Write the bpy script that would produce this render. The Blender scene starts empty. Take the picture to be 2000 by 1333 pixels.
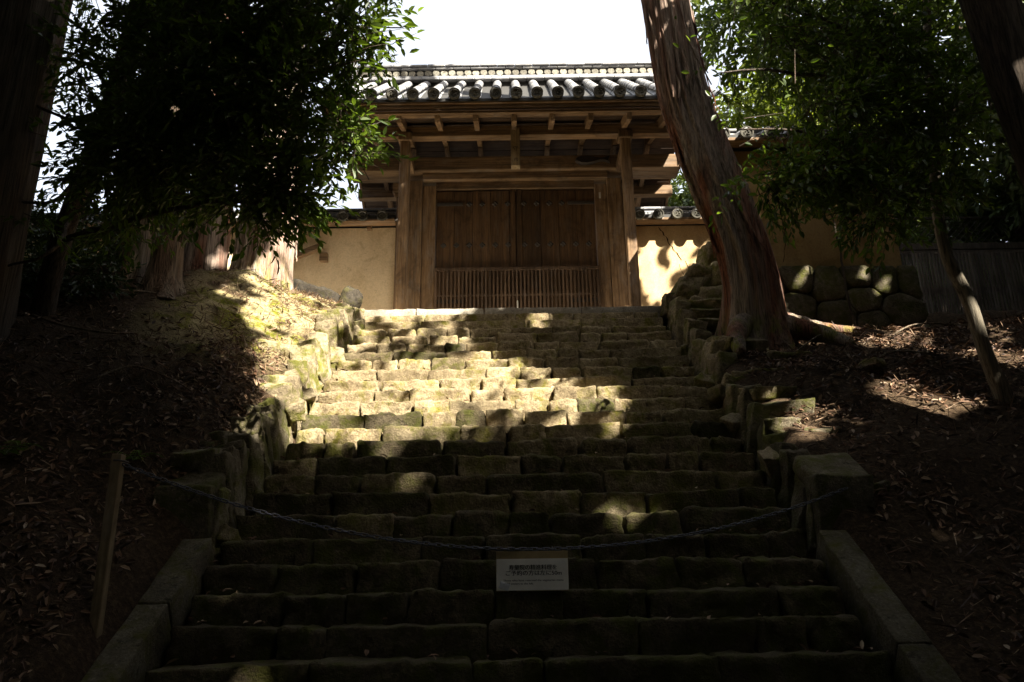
import bpy, math, random
import numpy as np
from mathutils import Vector, Matrix, Euler, noise

random.seed(7)
rng = np.random.default_rng(7)
SC = bpy.context.scene
COL = SC.collection
R = math.radians

# ------------------------------------------------------------------ camera
F_PX, TILT, ROLL = 1556.0, R(17.5), R(0.8)          # focal length in pixels of a 2000 px wide frame
cam = bpy.data.cameras.new('camera')
cam.sensor_width = 36.0
cam.lens = F_PX / 2000 * 36.0
cam.clip_start, cam.clip_end = 0.05, 600
cam_o = bpy.data.objects.new('camera', cam)
cam_o.matrix_world = Matrix.Rotation(R(90) + TILT, 4, 'X') @ Matrix.Rotation(-ROLL, 4, 'Z')
COL.objects.link(cam_o)
SC.camera = cam_o

# ------------------------------------------------------------------ sky and sun
SUN_EL, SUN_AZ = R(42), R(142)                      # behind the camera, to the right
TO_SUN = Vector((math.sin(SUN_AZ) * math.cos(SUN_EL), math.cos(SUN_AZ) * math.cos(SUN_EL), math.sin(SUN_EL)))
world = bpy.data.worlds.new('World')
SC.world = world
world.use_nodes = True
wt = world.node_tree
wt.nodes.clear()
w_out = wt.nodes.new('ShaderNodeOutputWorld')
w_bg = wt.nodes.new('ShaderNodeBackground')
w_sky = wt.nodes.new('ShaderNodeTexSky')
w_sky.sky_type = 'NISHITA'
w_sky.sun_disc = False
w_sky.sun_elevation = SUN_EL
w_sky.sun_rotation = SUN_AZ
w_sky.air_density = 1.0
w_sky.dust_density = 6.0
w_sky.ozone_density = 1.0
w_bg.inputs['Strength'].default_value = 0.10
# thin bright veil of high cloud over the clear sky
w_mix = wt.nodes.new('ShaderNodeMix')
w_mix.data_type = 'RGBA'
w_mix.inputs[0].default_value = 0.72
w_mix.inputs[7].default_value = (3.0, 3.1, 3.25, 1)
wt.links.new(w_sky.outputs[0], w_mix.inputs[6])
wt.links.new(w_mix.outputs[2], w_bg.inputs['Color'])
wt.links.new(w_bg.outputs[0], w_out.inputs['Surface'])

sun = bpy.data.lights.new('sun', 'SUN')
sun.energy = 5.0
sun.angle = R(0.53)
sun.color = (1.0, 0.93, 0.80)
sun_o = bpy.data.objects.new('sun', sun)
sun_o.rotation_euler = TO_SUN.to_track_quat('Z', 'Y').to_euler()
sun_o.location = (20, -25, 30)
COL.objects.link(sun_o)

SC.view_settings.view_transform = 'Standard'
SC.view_settings.look = 'None'
SC.view_settings.gamma = 1.0
SC.view_settings.exposure = 2.2
SC.view_settings.use_curve_mapping = False
SC.render.engine = 'CYCLES'
SC.cycles.use_denoising = True
SC.cycles.max_bounces = 10
SC.cycles.diffuse_bounces = 6
SC.cycles.transparent_max_bounces = 4

# ------------------------------------------------------------------ materials
MAT = {}


def nodes_of(name, rough=0.8, spec=0.3):
    m = bpy.data.materials.new(name)
    m.use_nodes = True
    nt = m.node_tree
    b = nt.nodes['Principled BSDF']
    b.inputs['Roughness'].default_value = rough
    b.inputs['Specular IOR Level'].default_value = spec
    MAT[name] = m
    return m, nt, b


def N(nt, kind, **kw):
    n = nt.nodes.new('ShaderNode' + kind)
    for k, v in kw.items():
        if k in n.inputs:
            n.inputs[k].default_value = v
        else:
            setattr(n, k, v)
    return n


def world_pos(nt, scale):
    g = N(nt, 'NewGeometry')
    mp = N(nt, 'Mapping')
    mp.inputs['Scale'].default_value = scale
    nt.links.new(g.outputs['Position'], mp.inputs['Vector'])
    return mp.outputs[0]


def noise_tex(nt, vec, scale, detail=5, rough=0.6, dist=0.0):
    n = N(nt, 'TexNoise', Scale=scale, Detail=detail, Roughness=rough, Distortion=dist)
    nt.links.new(vec, n.inputs['Vector'])
    return n.outputs['Fac']


def ramp(nt, fac, stops):
    r = N(nt, 'ValToRGB')
    e = r.color_ramp.elements
    while len(e) < len(stops):
        e.new(0.5)
    for el, (p, c) in zip(e, stops):
        el.position = p
        el.color = (*c, 1) if len(c) == 3 else c
    nt.links.new(fac, r.inputs['Fac'])
    return r.outputs['Color']


def mix(nt, fac, a, b, blend='MIX'):
    m = N(nt, 'Mix', data_type='RGBA', blend_type=blend)
    for sock, v in ((m.inputs[0], fac), (m.inputs[6], a), (m.inputs[7], b)):
        if isinstance(v, (int, float)):
            sock.default_value = v
        elif isinstance(v, tuple):
            sock.default_value = (*v, 1)
        else:
            nt.links.new(v, sock)
    return m.outputs[2]


def bump(nt, bsdf, height, strength=0.5, dist=0.02):
    b = N(nt, 'Bump', Strength=strength, Distance=dist)
    nt.links.new(height, b.inputs['Height'])
    nt.links.new(b.outputs[0], bsdf.inputs['Normal'])


def rand_tint(nt, col, lo, hi):
    oi = N(nt, 'ObjectInfo')
    mr = N(nt, 'MapRange')
    mr.inputs['To Min'].default_value = lo
    mr.inputs['To Max'].default_value = hi
    nt.links.new(oi.outputs['Random'], mr.inputs['Value'])
    comb = N(nt, 'CombineColor')
    for i in range(3):
        nt.links.new(mr.outputs[0], comb.inputs[i])
    return mix(nt, 1.0, col, comb.outputs[0], 'MULTIPLY')


def stone_material(name, base, dark, moss, moss_lo=0.52, moss_hi=0.66, fine=22.0, bump_s=0.9):
    m, nt, b = nodes_of(name, 0.9, 0.15)
    v = world_pos(nt, (1, 1, 1))
    big = noise_tex(nt, v, 3.2, 6, 0.62)
    mid = noise_tex(nt, v, fine, 6, 0.7)
    spots = noise_tex(nt, v, 55, 3, 0.6)
    c = mix(nt, ramp(nt, mid, [(0.30, (0, 0, 0)), (0.68, (1, 1, 1))]), dark, base)
    c = mix(nt, ramp(nt, spots, [(0.58, (0, 0, 0)), (0.70, (1, 1, 1))]), c, tuple(x * 1.25 for x in base))
    pits = noise_tex(nt, v, 11, 8, 0.78, 0.8)
    c = mix(nt, ramp(nt, pits, [(0.34, (1, 1, 1)), (0.44, (0, 0, 0))]), c, tuple(x * 0.45 for x in dark))
    mm = noise_tex(nt, v, 5.1, 7, 0.7, 0.6)
    c = mix(nt, ramp(nt, mm, [(moss_lo, (0, 0, 0)), (moss_hi, (1, 1, 1))]), c, moss)
    c = mix(nt, 1.0, c, ramp(nt, big, [(0.30, (0.55, 0.50, 0.46)), (0.62, (1.05, 1.03, 1.0))]), 'MULTIPLY')
    c = rand_tint(nt, c, 0.72, 1.18)
    nt.links.new(c, b.inputs['Base Color'])
    bump(nt, b, mix(nt, 0.4, mix(nt, 0.45, mid, spots), pits), bump_s, 0.045)
    return m


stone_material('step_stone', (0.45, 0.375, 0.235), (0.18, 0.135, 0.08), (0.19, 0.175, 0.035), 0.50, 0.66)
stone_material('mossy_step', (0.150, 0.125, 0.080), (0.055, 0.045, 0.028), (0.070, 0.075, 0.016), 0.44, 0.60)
stone_material('mid_step', (0.26, 0.215, 0.135), (0.10, 0.078, 0.046), (0.11, 0.11, 0.024), 0.46, 0.62)
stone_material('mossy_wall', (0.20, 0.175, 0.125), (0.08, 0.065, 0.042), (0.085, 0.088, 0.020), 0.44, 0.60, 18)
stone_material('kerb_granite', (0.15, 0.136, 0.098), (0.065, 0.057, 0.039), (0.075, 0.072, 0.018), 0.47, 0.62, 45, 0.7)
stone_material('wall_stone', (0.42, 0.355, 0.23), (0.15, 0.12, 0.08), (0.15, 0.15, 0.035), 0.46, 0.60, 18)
stone_material('dark_rock', (0.065, 0.056, 0.043), (0.022, 0.019, 0.015), (0.06, 0.055, 0.022), 0.5, 0.66, 14)
stone_material('granite', (0.40, 0.37, 0.305), (0.21, 0.19, 0.155), (0.20, 0.19, 0.07), 0.60, 0.78, 70, 0.35)


def wood_material(name, axis, light, dark, bumps=0.5, lo=0.72, hi=1.2):
    m, nt, b = nodes_of(name, 0.75, 0.25)
    sc = {'x': (0.9, 16, 16), 'z': (16, 16, 0.9), 'y': (16, 0.9, 16)}[axis]
    v = world_pos(nt, sc)
    v2 = world_pos(nt, tuple(s * 0.35 for s in sc))
    oi = N(nt, 'ObjectInfo')
    add = N(nt, 'VectorMath', operation='ADD')
    mul = N(nt, 'VectorMath', operation='SCALE')
    cm = N(nt, 'CombineXYZ')
    for i in range(3):
        nt.links.new(oi.outputs['Random'], cm.inputs[i])
    nt.links.new(cm.outputs[0], mul.inputs[0])
    mul.inputs['Scale'].default_value = 37.0
    nt.links.new(v, add.inputs[0])
    nt.links.new(mul.outputs[0], add.inputs[1])
    grain = noise_tex(nt, add.outputs[0], 2.0, 6, 0.65, 0.4)
    broad = noise_tex(nt, v2, 1.4, 4, 0.6)
    c = ramp(nt, grain, [(0.28, dark), (0.55, tuple((a + d) / 2 for a, d in zip(light, dark))), (0.75, light)])
    c = mix(nt, 1.0, c, ramp(nt, broad, [(0.3, (0.62, 0.60, 0.58)), (0.66, (1.1, 1.06, 1.0))]), 'MULTIPLY')
    stain = noise_tex(nt, world_pos(nt, tuple(max(1.2, q_ * .12) for q_ in sc)), 1.5, 7, 0.7, 0.7)
    c = mix(nt, ramp(nt, stain, [(0.50, (0, 0, 0)), (0.68, (.75, .75, .75))]), c, tuple(q_ * .55 for q_ in dark))
    grey = noise_tex(nt, world_pos(nt, tuple(max(.8, q_ * .2) for q_ in sc)), 2.3, 6, 0.7)
    c = mix(nt, ramp(nt, grey, [(0.52, (0, 0, 0)), (0.70, (.30, .30, .30))]), c, tuple((sum(light) / 3 * .95 + q_ * .25) for q_ in light))
    split = noise_tex(nt, world_pos(nt, tuple(q_ * (2.2 if q_ > 2 else .5) for q_ in sc)), 1.6, 3, 0.5)
    c = mix(nt, ramp(nt, split, [(0.24, (1, 1, 1)), (0.30, (0, 0, 0))]), c, tuple(q_ * .25 for q_ in dark))
    c = rand_tint(nt, c, lo, hi)
    nt.links.new(c, b.inputs['Base Color'])
    bump(nt, b, mix(nt, .4, grain, split), bumps, 0.015)
    return m


WL, WD = (0.40, 0.265, 0.15), (0.115, 0.07, 0.037)
for ax in 'xyz':
    wood_material('wood_' + ax, ax, WL, WD)
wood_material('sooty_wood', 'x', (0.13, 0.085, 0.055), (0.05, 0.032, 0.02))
wood_material('door_wood', 'z', (0.185, 0.108, 0.053), (0.06, 0.034, 0.017), 0.6)
wood_material('lattice_wood', 'z', (0.185, 0.12, 0.075), (0.075, 0.046, 0.028))
wood_material('post_wood', 'z', (0.42, 0.33, 0.20), (0.20, 0.145, 0.08))
wood_material('grey_fence', 'z', (0.22, 0.185, 0.15), (0.08, 0.062, 0.05))


def plaster_material(name, c1, c2):
    m, nt, b = nodes_of(name, 0.92, 0.1)
    v = world_pos(nt, (1, 1, 1))
    vs = world_pos(nt, (2.2, 2.2, 0.7))
    a = noise_tex(nt, vs, 1.6, 6, 0.62)
    f = noise_tex(nt, v, 38, 4, 0.7)
    s = noise_tex(nt, v, 13, 6, 0.75)
    c = ramp(nt, a, [(0.32, c2), (0.62, c1)])
    c = mix(nt, ramp(nt, s, [(0.60, (0, 0, 0)), (0.74, (0.75, 0.75, 0.75))]), c, tuple(x * 0.5 for x in c2))
    c = mix(nt, 1.0, c, ramp(nt, f, [(0.3, (0.84, 0.83, 0.82)), (0.6, (1.04, 1.04, 1.04))]), 'MULTIPLY')
    run = noise_tex(nt, world_pos(nt, (1.3, 1.3, 0.35)), 1.6, 7, 0.62, 0.6)
    c = mix(nt, 1.0, c, ramp(nt, run, [(0.34, (0.86, 0.83, 0.79)), (0.52, (1, 1, 1))]), 'MULTIPLY')
    blot = noise_tex(nt, v, 3.4, 8, 0.75, 0.6)
    c = mix(nt, 1.0, c, ramp(nt, blot, [(0.34, (0.82, 0.79, 0.74)), (0.46, (1, 1, 1)), (0.66, (1.05, 1.05, 1.04))]), 'MULTIPLY')
    nt.links.new(c, b.inputs['Base Color'])
    bump(nt, b, f, 0.3, 0.012)


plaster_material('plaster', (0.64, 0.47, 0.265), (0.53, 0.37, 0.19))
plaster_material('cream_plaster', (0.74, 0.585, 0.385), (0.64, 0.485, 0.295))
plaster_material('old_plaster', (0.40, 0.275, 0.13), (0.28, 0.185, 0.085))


def tile_material():
    m, nt, b = nodes_of('roof_tile', 0.42, 0.5)
    v = world_pos(nt, (1, 1, 1))
    a = noise_tex(nt, v, 9, 6, 0.7)
    s = noise_tex(nt, v, 45, 4, 0.7)
    c = ramp(nt, a, [(0.30, (0.12, 0.12, 0.127)), (0.52, (0.25, 0.25, 0.26)), (0.70, (0.35, 0.335, 0.295))])
    c = mix(nt, ramp(nt, s, [(0.58, (0, 0, 0)), (0.72, (0.7, 0.7, 0.7))]), c, (0.40, 0.38, 0.30))
    c = rand_tint(nt, c, 0.75, 1.3)
    nt.links.new(c, b.inputs['Base Color'])
    bump(nt, b, s, 0.3, 0.006)
    m, nt, b = nodes_of('tile_face', 0.8, 0.2)
    v = world_pos(nt, (1, 1, 1))
    a = noise_tex(nt, v, 30, 6, 0.7)
    c = ramp(nt, a, [(0.35, (0.11, 0.10, 0.08)), (0.65, (0.30, 0.28, 0.225))])
    c = rand_tint(nt, c, 0.6, 1.4)
    nt.links.new(c, b.inputs['Base Color'])
    bump(nt, b, a, 0.4, 0.006)
    m, nt, b = nodes_of('eave_face', 0.8, 0.2)
    v = world_pos(nt, (1, 1, 1))
    a = noise_tex(nt, v, 40, 6, 0.7)
    c = ramp(nt, a, [(0.35, (0.045, 0.042, 0.034)), (0.68, (0.14, 0.13, 0.10))])
    c = rand_tint(nt, c, 0.6, 1.4)
    nt.links.new(c, b.inputs['Base Color'])
    m, nt, b = nodes_of('dark_tile', 0.7, 0.3)
    b.inputs['Base Color'].default_value = (0.045, 0.043, 0.04, 1)


tile_material()


def bark_material(name, red, grey, moss_z=None, rid=1.0, moss=(0.20, 0.21, 0.03)):
    m, nt, b = nodes_of(name, 0.9, 0.15)
    v = world_pos(nt, (9, 9, 0.75))
    g = noise_tex(nt, v, 2.6, 7, 0.7, 0.5)
    v2 = world_pos(nt, (2.4, 2.4, 0.22))
    big = noise_tex(nt, v2, 1.3, 4, 0.55)
    c1 = ramp(nt, g, [(0.30, tuple(x * 0.35 for x in red)), (0.50, red), (0.72, tuple(x * 1.5 for x in red))])
    c2 = ramp(nt, g, [(0.30, tuple(x * 0.40 for x in grey)), (0.52, grey), (0.72, tuple(x * 1.35 for x in grey))])
    c = mix(nt, ramp(nt, big, [(0.42, (0, 0, 0)), (0.58, (1, 1, 1))]), c1, c2)
    if moss_z is not None:
        gz = N(nt, 'NewGeometry')
        sx = N(nt, 'SeparateXYZ')
        nt.links.new(gz.outputs['Position'], sx.inputs[0])
        mr = N(nt, 'MapRange')
        mr.inputs['From Min'].default_value = moss_z - 0.15
        mr.inputs['From Max'].default_value = moss_z + 0.55
        mr.inputs['To Min'].default_value = 1.0
        mr.inputs['To Max'].default_value = 0.0
        nt.links.new(sx.outputs[2], mr.inputs['Value'])
        mn = noise_tex(nt, world_pos(nt, (3, 3, 1.5)), 2.4, 6, 0.7)
        ml = N(nt, 'Math', operation='MULTIPLY')
        nt.links.new(mr.outputs[0], ml.inputs[0])
        nt.links.new(ramp(nt, mn, [(0.48, (0, 0, 0)), (0.62, (1, 1, 1))]), ml.inputs[1])
        c = mix(nt, ml.outputs[0], c, moss)
    nt.links.new(c, b.inputs['Base Color'])
    fib = noise_tex(nt, world_pos(nt, (30, 30, 0.9)), 2.0, 5, 0.7)
    c = mix(nt, 1.0, c, ramp(nt, fib, [(0.36, (0.34, 0.32, 0.30)), (0.52, (1, 1, 1)), (0.70, (1.25, 1.2, 1.15))]), 'MULTIPLY')
    nt.links.new(c, b.inputs['Base Color'])
    bump(nt, b, mix(nt, 0.5, g, fib), 1.0 * rid, 0.05)


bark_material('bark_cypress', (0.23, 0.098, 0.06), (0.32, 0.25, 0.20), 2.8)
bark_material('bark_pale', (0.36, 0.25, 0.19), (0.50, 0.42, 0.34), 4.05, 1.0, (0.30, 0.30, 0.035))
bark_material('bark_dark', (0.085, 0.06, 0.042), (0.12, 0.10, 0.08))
bark_material('bark_smooth', (0.11, 0.085, 0.058), (0.18, 0.155, 0.115), None, 0.5)
bark_material('stump_wood', (0.17, 0.11, 0.07), (0.27, 0.22, 0.16))


def leaf_material(name, c_lo, c_hi, trans=0.35, rough=0.38, spec=0.35):
    m, nt, b = nodes_of(name, rough, spec)
    at = N(nt, 'Attribute', attribute_name='tint')
    c = ramp(nt, at.outputs['Fac'], [(0.0, c_lo), (0.9, c_hi), (1.0, tuple(min(1, x * 1.25) for x in c_hi))])
    nt.links.new(c, b.inputs['Base Color'])
    tr = N(nt, 'BsdfTranslucent')
    cc = mix(nt, 1.0, c, (2.0, 2.1, 0.7), 'MULTIPLY')
    nt.links.new(cc, tr.inputs['Color'])
    ms = N(nt, 'MixShader')
    ms.inputs[0].default_value = trans
    out = nt.nodes['Material Output']
    nt.links.new(b.outputs[0], ms.inputs[1])
    nt.links.new(tr.outputs[0], ms.inputs[2])
    nt.links.new(ms.outputs[0], out.inputs['Surface'])


leaf_material('leaf_green', (0.030, 0.054, 0.012), (0.105, 0.150, 0.028))
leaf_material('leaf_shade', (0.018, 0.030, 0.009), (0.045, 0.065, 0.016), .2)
leaf_material('leaf_yellow', (0.06, 0.085, 0.018), (0.15, 0.17, 0.035))
leaf_material('leaf_conifer', (0.030, 0.050, 0.016), (0.085, 0.105, 0.030), 0.2, 0.6)
leaf_material('leaf_canopy', (0.030, 0.045, 0.012), (0.065, 0.09, 0.02), 0.12, 0.6, 0.2)


def litter_material():
    m, nt, b = nodes_of('litter', 0.65, 0.3)
    at = N(nt, 'Attribute', attribute_name='tint')
    c = ramp(nt, at.outputs['Fac'], [(0.0, (0.030, 0.017, 0.011)), (0.35, (0.085, 0.045, 0.026)), (0.6, (0.16, 0.088, 0.048)),
                                      (0.85, (0.30, 0.21, 0.13)), (1.0, (0.42, 0.34, 0.25))])
    nt.links.new(c, b.inputs['Base Color'])


litter_material()


def ground_material():
    m, nt, b = nodes_of('soil', 0.95, 0.08)
    v = world_pos(nt, (1, 1, 1))
    a = noise_tex(nt, v, 1.7, 7, 0.65)
    f = noise_tex(nt, v, 26, 6, 0.75)
    c = ramp(nt, f, [(0.30, (0.030, 0.020, 0.013)), (0.52, (0.075, 0.050, 0.030)), (0.72, (0.16, 0.11, 0.065))])
    mm = noise_tex(nt, v, 2.6, 7, 0.72, 0.5)
    gx = N(nt, 'NewGeometry')
    sx = N(nt, 'SeparateXYZ')
    nt.links.new(gx.outputs['Position'], sx.inputs[0])
    left = N(nt, 'MapRange')                       # the bank on the left is mossy and straw-coloured, the right one is leaf soil
    left.inputs['From Min'].default_value = -2.0
    left.inputs['From Max'].default_value = 0.5
    left.inputs['To Min'].default_value = 1.0
    left.inputs['To Max'].default_value = 0.0
    nt.links.new(sx.outputs[0], left.inputs['Value'])
    far = N(nt, 'MapRange')
    far.inputs['From Min'].default_value = -4.0
    far.inputs['From Max'].default_value = -3.4
    nt.links.new(sx.outputs[0], far.inputs['Value'])
    up = N(nt, 'MapRange')
    up.inputs['From Min'].default_value = 2.1
    up.inputs['From Max'].default_value = 2.8
    nt.links.new(sx.outputs[2], up.inputs['Value'])
    lm = N(nt, 'Math', operation='MULTIPLY')
    lf = N(nt, 'Math', operation='MULTIPLY')
    nt.links.new(left.outputs[0], lf.inputs[0])
    nt.links.new(far.outputs[0], lf.inputs[1])
    nt.links.new(lf.outputs[0], lm.inputs[0])
    nt.links.new(up.outputs[0], lm.inputs[1])
    straw = ramp(nt, f, [(0.30, (0.20, 0.15, 0.075)), (0.52, (0.46, 0.375, 0.20)), (0.72, (0.58, 0.49, 0.29))])
    moss = ramp(nt, f, [(0.35, (0.12, 0.12, 0.015)), (0.70, (0.30, 0.30, 0.03))])
    bank = mix(nt, ramp(nt, mm, [(0.50, (0, 0, 0)), (0.60, (1, 1, 1))]), straw, moss)
    bank = mix(nt, ramp(nt, a, [(0.36, (1, 1, 1)), (0.50, (0, 0, 0))]), bank, c)
    c = mix(nt, lm.outputs[0], c, bank)
    nt.links.new(c, b.inputs['Base Color'])
    bump(nt, b, f, 1.0, 0.05)
    m, nt, b = nodes_of('gravel', 0.95, 0.1)
    v = world_pos(nt, (1, 1, 1))
    f = noise_tex(nt, v, 60, 6, 0.75)
    c = ramp(nt, f, [(0.32, (0.56, 0.51, 0.43)), (0.62, (0.74, 0.69, 0.60))])
    nt.links.new(c, b.inputs['Base Color'])
    bump(nt, b, f, 0.6, 0.01)


ground_material()


def plain(name, col, rough=0.6, spec=0.3, metal=0.0, var=0.25, scale=30):
    m, nt, b = nodes_of(name, rough, spec)
    b.inputs['Metallic'].default_value = metal
    n = noise_tex(nt, world_pos(nt, (1, 1, 1)), scale, 5, 0.65)
    c = ramp(nt, n, [(0.3, tuple(x * (1 - var) for x in col)), (0.68, tuple(min(1, x * (1 + var)) for x in col))])
    nt.links.new(c, b.inputs['Base Color'])


plain('iron', (0.055, 0.045, 0.038), 0.65, 0.4)
plain('chain_metal', (0.085, 0.088, 0.105), 0.5, 0.5, 0.6)
plain('sign_white', (0.88, 0.85, 0.78), 0.45, 0.4, 0, 0.08, 9)
plain('sign_board', (0.34, 0.255, 0.13), 0.7, 0.2, 0, 0.2, 14)
plain('ink', (0.035, 0.032, 0.03), 0.7, 0.2)
plain('crack', (0.06, 0.035, 0.015), 0.95, 0.05)
plain('tape', (0.75, 0.76, 0.80), 0.2, 0.6, 0, 0.1, 40)
plain('bamboo', (0.30, 0.24, 0.15), 0.55, 0.4)
plain('old_post', (0.030, 0.024, 0.018), 0.9, 0.1)
plain('fish_wood', (0.035, 0.026, 0.02), 0.6, 0.3)
plain('label_paper', (0.55, 0.52, 0.45), 0.7, 0.2, 0, 0.1)

# ------------------------------------------------------------------ object helpers
WLOC = {}


def mesh_from(name, verts, faces, smooth=False, tint=None):
    me = bpy.data.meshes.new(name)
    if isinstance(verts, np.ndarray):
        verts = verts.tolist()
    if isinstance(faces, np.ndarray):
        faces = faces.tolist()
    me.from_pydata(verts, [], faces)
    if smooth:
        me.polygons.foreach_set('use_smooth', [True] * len(me.polygons))
    if tint is not None:
        a = me.attributes.new('tint', 'FLOAT', 'POINT')
        a.data.foreach_set('value', np.asarray(tint, dtype=np.float32))
    return me


def place(name, me, mat, parent=None, loc=(0, 0, 0), rot=None, scale=None):
    """link a mesh as an object whose origin is at the world point loc"""
    if mat and not me.materials:
        me.materials.append(MAT[mat])
    o = bpy.data.objects.new(name, me)
    COL.objects.link(o)
    loc = Vector(loc)
    WLOC[o.name] = loc
    if parent is not None:
        o.parent = parent
        o.location = loc - WLOC[parent.name]
    else:
        o.location = loc
    if rot is not None:
        o.rotation_euler = rot
    if scale is not None:
        o.scale = scale
    return o


def obj(name, verts, faces, mat, parent=None, smooth=False, tint=None, origin=None):
    v = np.asarray(verts, dtype=float)
    c = (v.min(0) + v.max(0)) / 2 if origin is None else np.asarray(origin, dtype=float)
    me = mesh_from(name, v - c, faces, smooth, tint)
    return place(name, me, mat, parent, c)


def tag(o, label=None, cat=None, group=None, kind=None):
    if label: o['label'] = label
    if cat: o['category'] = cat
    if group: o['group'] = group
    if kind: o['kind'] = kind
    return o


def thing(name, loc, label, cat, group=None, parent=None):
    o = bpy.data.objects.new(name, None)
    o.empty_display_size = 0.2
    COL.objects.link(o)
    o.location = loc
    WLOC[o.name] = Vector(loc)
    return tag(o, label, cat, group)


_LATT = {}


def lattice_box(cx, cy, cz):
    """surface lattice of a box: integer index lists and faces, cached by the number of cuts"""
    key = (cx, cy, cz)
    if key in _LATT:
        return _LATT[key]
    idx, pts, faces = {}, [], []

    def vid(i, j, k):
        if (i, j, k) not in idx:
            idx[(i, j, k)] = len(pts)
            pts.append((i, j, k))
        return idx[(i, j, k)]
    for i in range(cx):
        for j in range(cy):
            faces.append((vid(i, j, 0), vid(i, j + 1, 0), vid(i + 1, j + 1, 0), vid(i + 1, j, 0)))
            faces.append((vid(i, j, cz), vid(i + 1, j, cz), vid(i + 1, j + 1, cz), vid(i, j + 1, cz)))
    for i in range(cx):
        for k in range(cz):
            faces.append((vid(i, 0, k), vid(i + 1, 0, k), vid(i + 1, 0, k + 1), vid(i, 0, k + 1)))
            faces.append((vid(i, cy, k), vid(i, cy, k + 1), vid(i + 1, cy, k + 1), vid(i + 1, cy, k)))
    for j in range(cy):
        for k in range(cz):
            faces.append((vid(0, j, k), vid(0, j, k + 1), vid(0, j + 1, k + 1), vid(0, j + 1, k)))
            faces.append((vid(cx, j, k), vid(cx, j + 1, k), vid(cx, j + 1, k + 1), vid(cx, j, k + 1)))
    _LATT[key] = (np.array(pts), faces)
    return _LATT[key]


def axis_cuts(n, h, r):
    """n cells along an axis of half-length h with the outer cells r wide"""
    if n <= 1:
        return np.array([-h, h])
    inner = np.linspace(-h + r, h - r, n - 1)
    return np.concatenate([[-h], inner, [h]])


def round_box(hx, hy, hz, r, n=(3, 3, 3)):
    pts, faces = lattice_box(*n)
    r = min(r, hx * 0.98, hy * 0.98, hz * 0.98)
    ax = [axis_cuts(n[a], h, r) for a, h in enumerate((hx, hy, hz))]
    p = np.stack([ax[a][pts[:, a]] for a in range(3)], 1)
    lim = np.array([hx, hy, hz]) - r
    c = np.clip(p, -lim, lim)
    d = p - c
    L = np.linalg.norm(d, axis=1, keepdims=True)
    q = np.where(L > 1e-9, c + d / np.maximum(L, 1e-9) * r, p)
    return q, faces


def stone_mesh(hx, hy, hz, seed, rnd=0.35, warp=0.12, rough=0.02, n=(7, 4, 5), freq=5.0, chip=0.0):
    rr = np.random.default_rng(seed)
    p, faces = round_box(hx, hy, hz, min(hx, hy, hz) * rnd, n)
    h = np.array([hx, hy, hz])
    t = (p / h + 1) / 2
    corner = rr.uniform(-warp, warp, (2, 2, 2, 3)) * min(hx, hy, hz) * 2
    off = np.zeros_like(p)
    for i in (0, 1):
        for j in (0, 1):
            for k in (0, 1):
                w = (t[:, 0] if i else 1 - t[:, 0]) * (t[:, 1] if j else 1 - t[:, 1]) * (t[:, 2] if k else 1 - t[:, 2])
                off += w[:, None] * corner[i, j, k]
    p = p + off
    if rough:
        s = Vector(rr.uniform(-50, 50, 3))
        d = np.array([noise.noise_vector(Vector(v) * freq + s) for v in p])
        d2 = np.array([noise.noise_vector(Vector(v) * freq * 2.7 + s) for v in p])
        p = p + d * rough + d2 * rough * 0.5
        if chip:
            d3 = np.array([noise.noise_vector(Vector(v) * freq * 6.5 + s) for v in p])
            d4 = np.array([noise.cell(Vector(v) * freq * 3.1 + s) for v in p])
            p = p + d3 * chip + (d4[:, None] - .5) * chip * 1.2 * p / (np.linalg.norm(p, axis=1, keepdims=True) + 1e-6)
    return p, faces


def stone(name, center, half, seed, mat, parent=None, rot=None, **kw):
    p, f = stone_mesh(*half, seed, **kw)
    me = mesh_from(name, p, f, True)
    return place(name, me, mat, parent, center, rot)


def beam(name, x, y, z, mat, parent, ch=0.008, rough=0.0, seed=0):
    c = ((x[0] + x[1]) / 2, (y[0] + y[1]) / 2, (z[0] + z[1]) / 2)
    h = ((x[1] - x[0]) / 2, (y[1] - y[0]) / 2, (z[1] - z[0]) / 2)
    p, f = round_box(*h, ch)
    return place(name, mesh_from(name, p, f), mat, parent, c)


def beam_between(name, a, b, w, h, mat, parent, ch=0.006):
    a, b = Vector(a), Vector(b)
    d = b - a
    p, f = round_box(w / 2, d.length / 2, h / 2, ch)
    q = d.to_track_quat('Y', 'Z')
    return place(name, mesh_from(name, p, f), mat, parent, (a + b) / 2, q.to_euler())


def tube(path, radii, ns=10, closed_ends=True):
    """verts and faces of a tube along points"""
    P = [Vector(p) for p in path]
    vs, fs = [], []
    up = Vector((0, 0, 1))
    prev = None
    for i, p in enumerate(P):
        t = (P[min(i + 1, len(P) - 1)] - P[max(i - 1, 0)]).normalized()
        if prev is None:
            ref = Vector((1, 0, 0)) if abs(t.x) < 0.9 else Vector((0, 1, 0))
            u = t.cross(ref).normalized()
        else:
            u = (prev - t * prev.dot(t)).normalized()
        prev = u
        v = t.cross(u)
        r = radii[i] if hasattr(radii, '__len__') else radii
        for k in range(ns):
            a = 2 * math.pi * k / ns
            vs.append(p + (u * math.cos(a) + v * math.sin(a)) * r)
    for i in range(len(P) - 1):
        for k in range(ns):
            k2 = (k + 1) % ns
            fs.append((i * ns + k, i * ns + k2, (i + 1) * ns + k2, (i + 1) * ns + k))
    if closed_ends:
        fs.append(tuple(range(ns))[::-1])
        fs.append(tuple((len(P) - 1) * ns + k for k in range(ns)))
    return [tuple(v) for v in vs], fs


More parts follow.
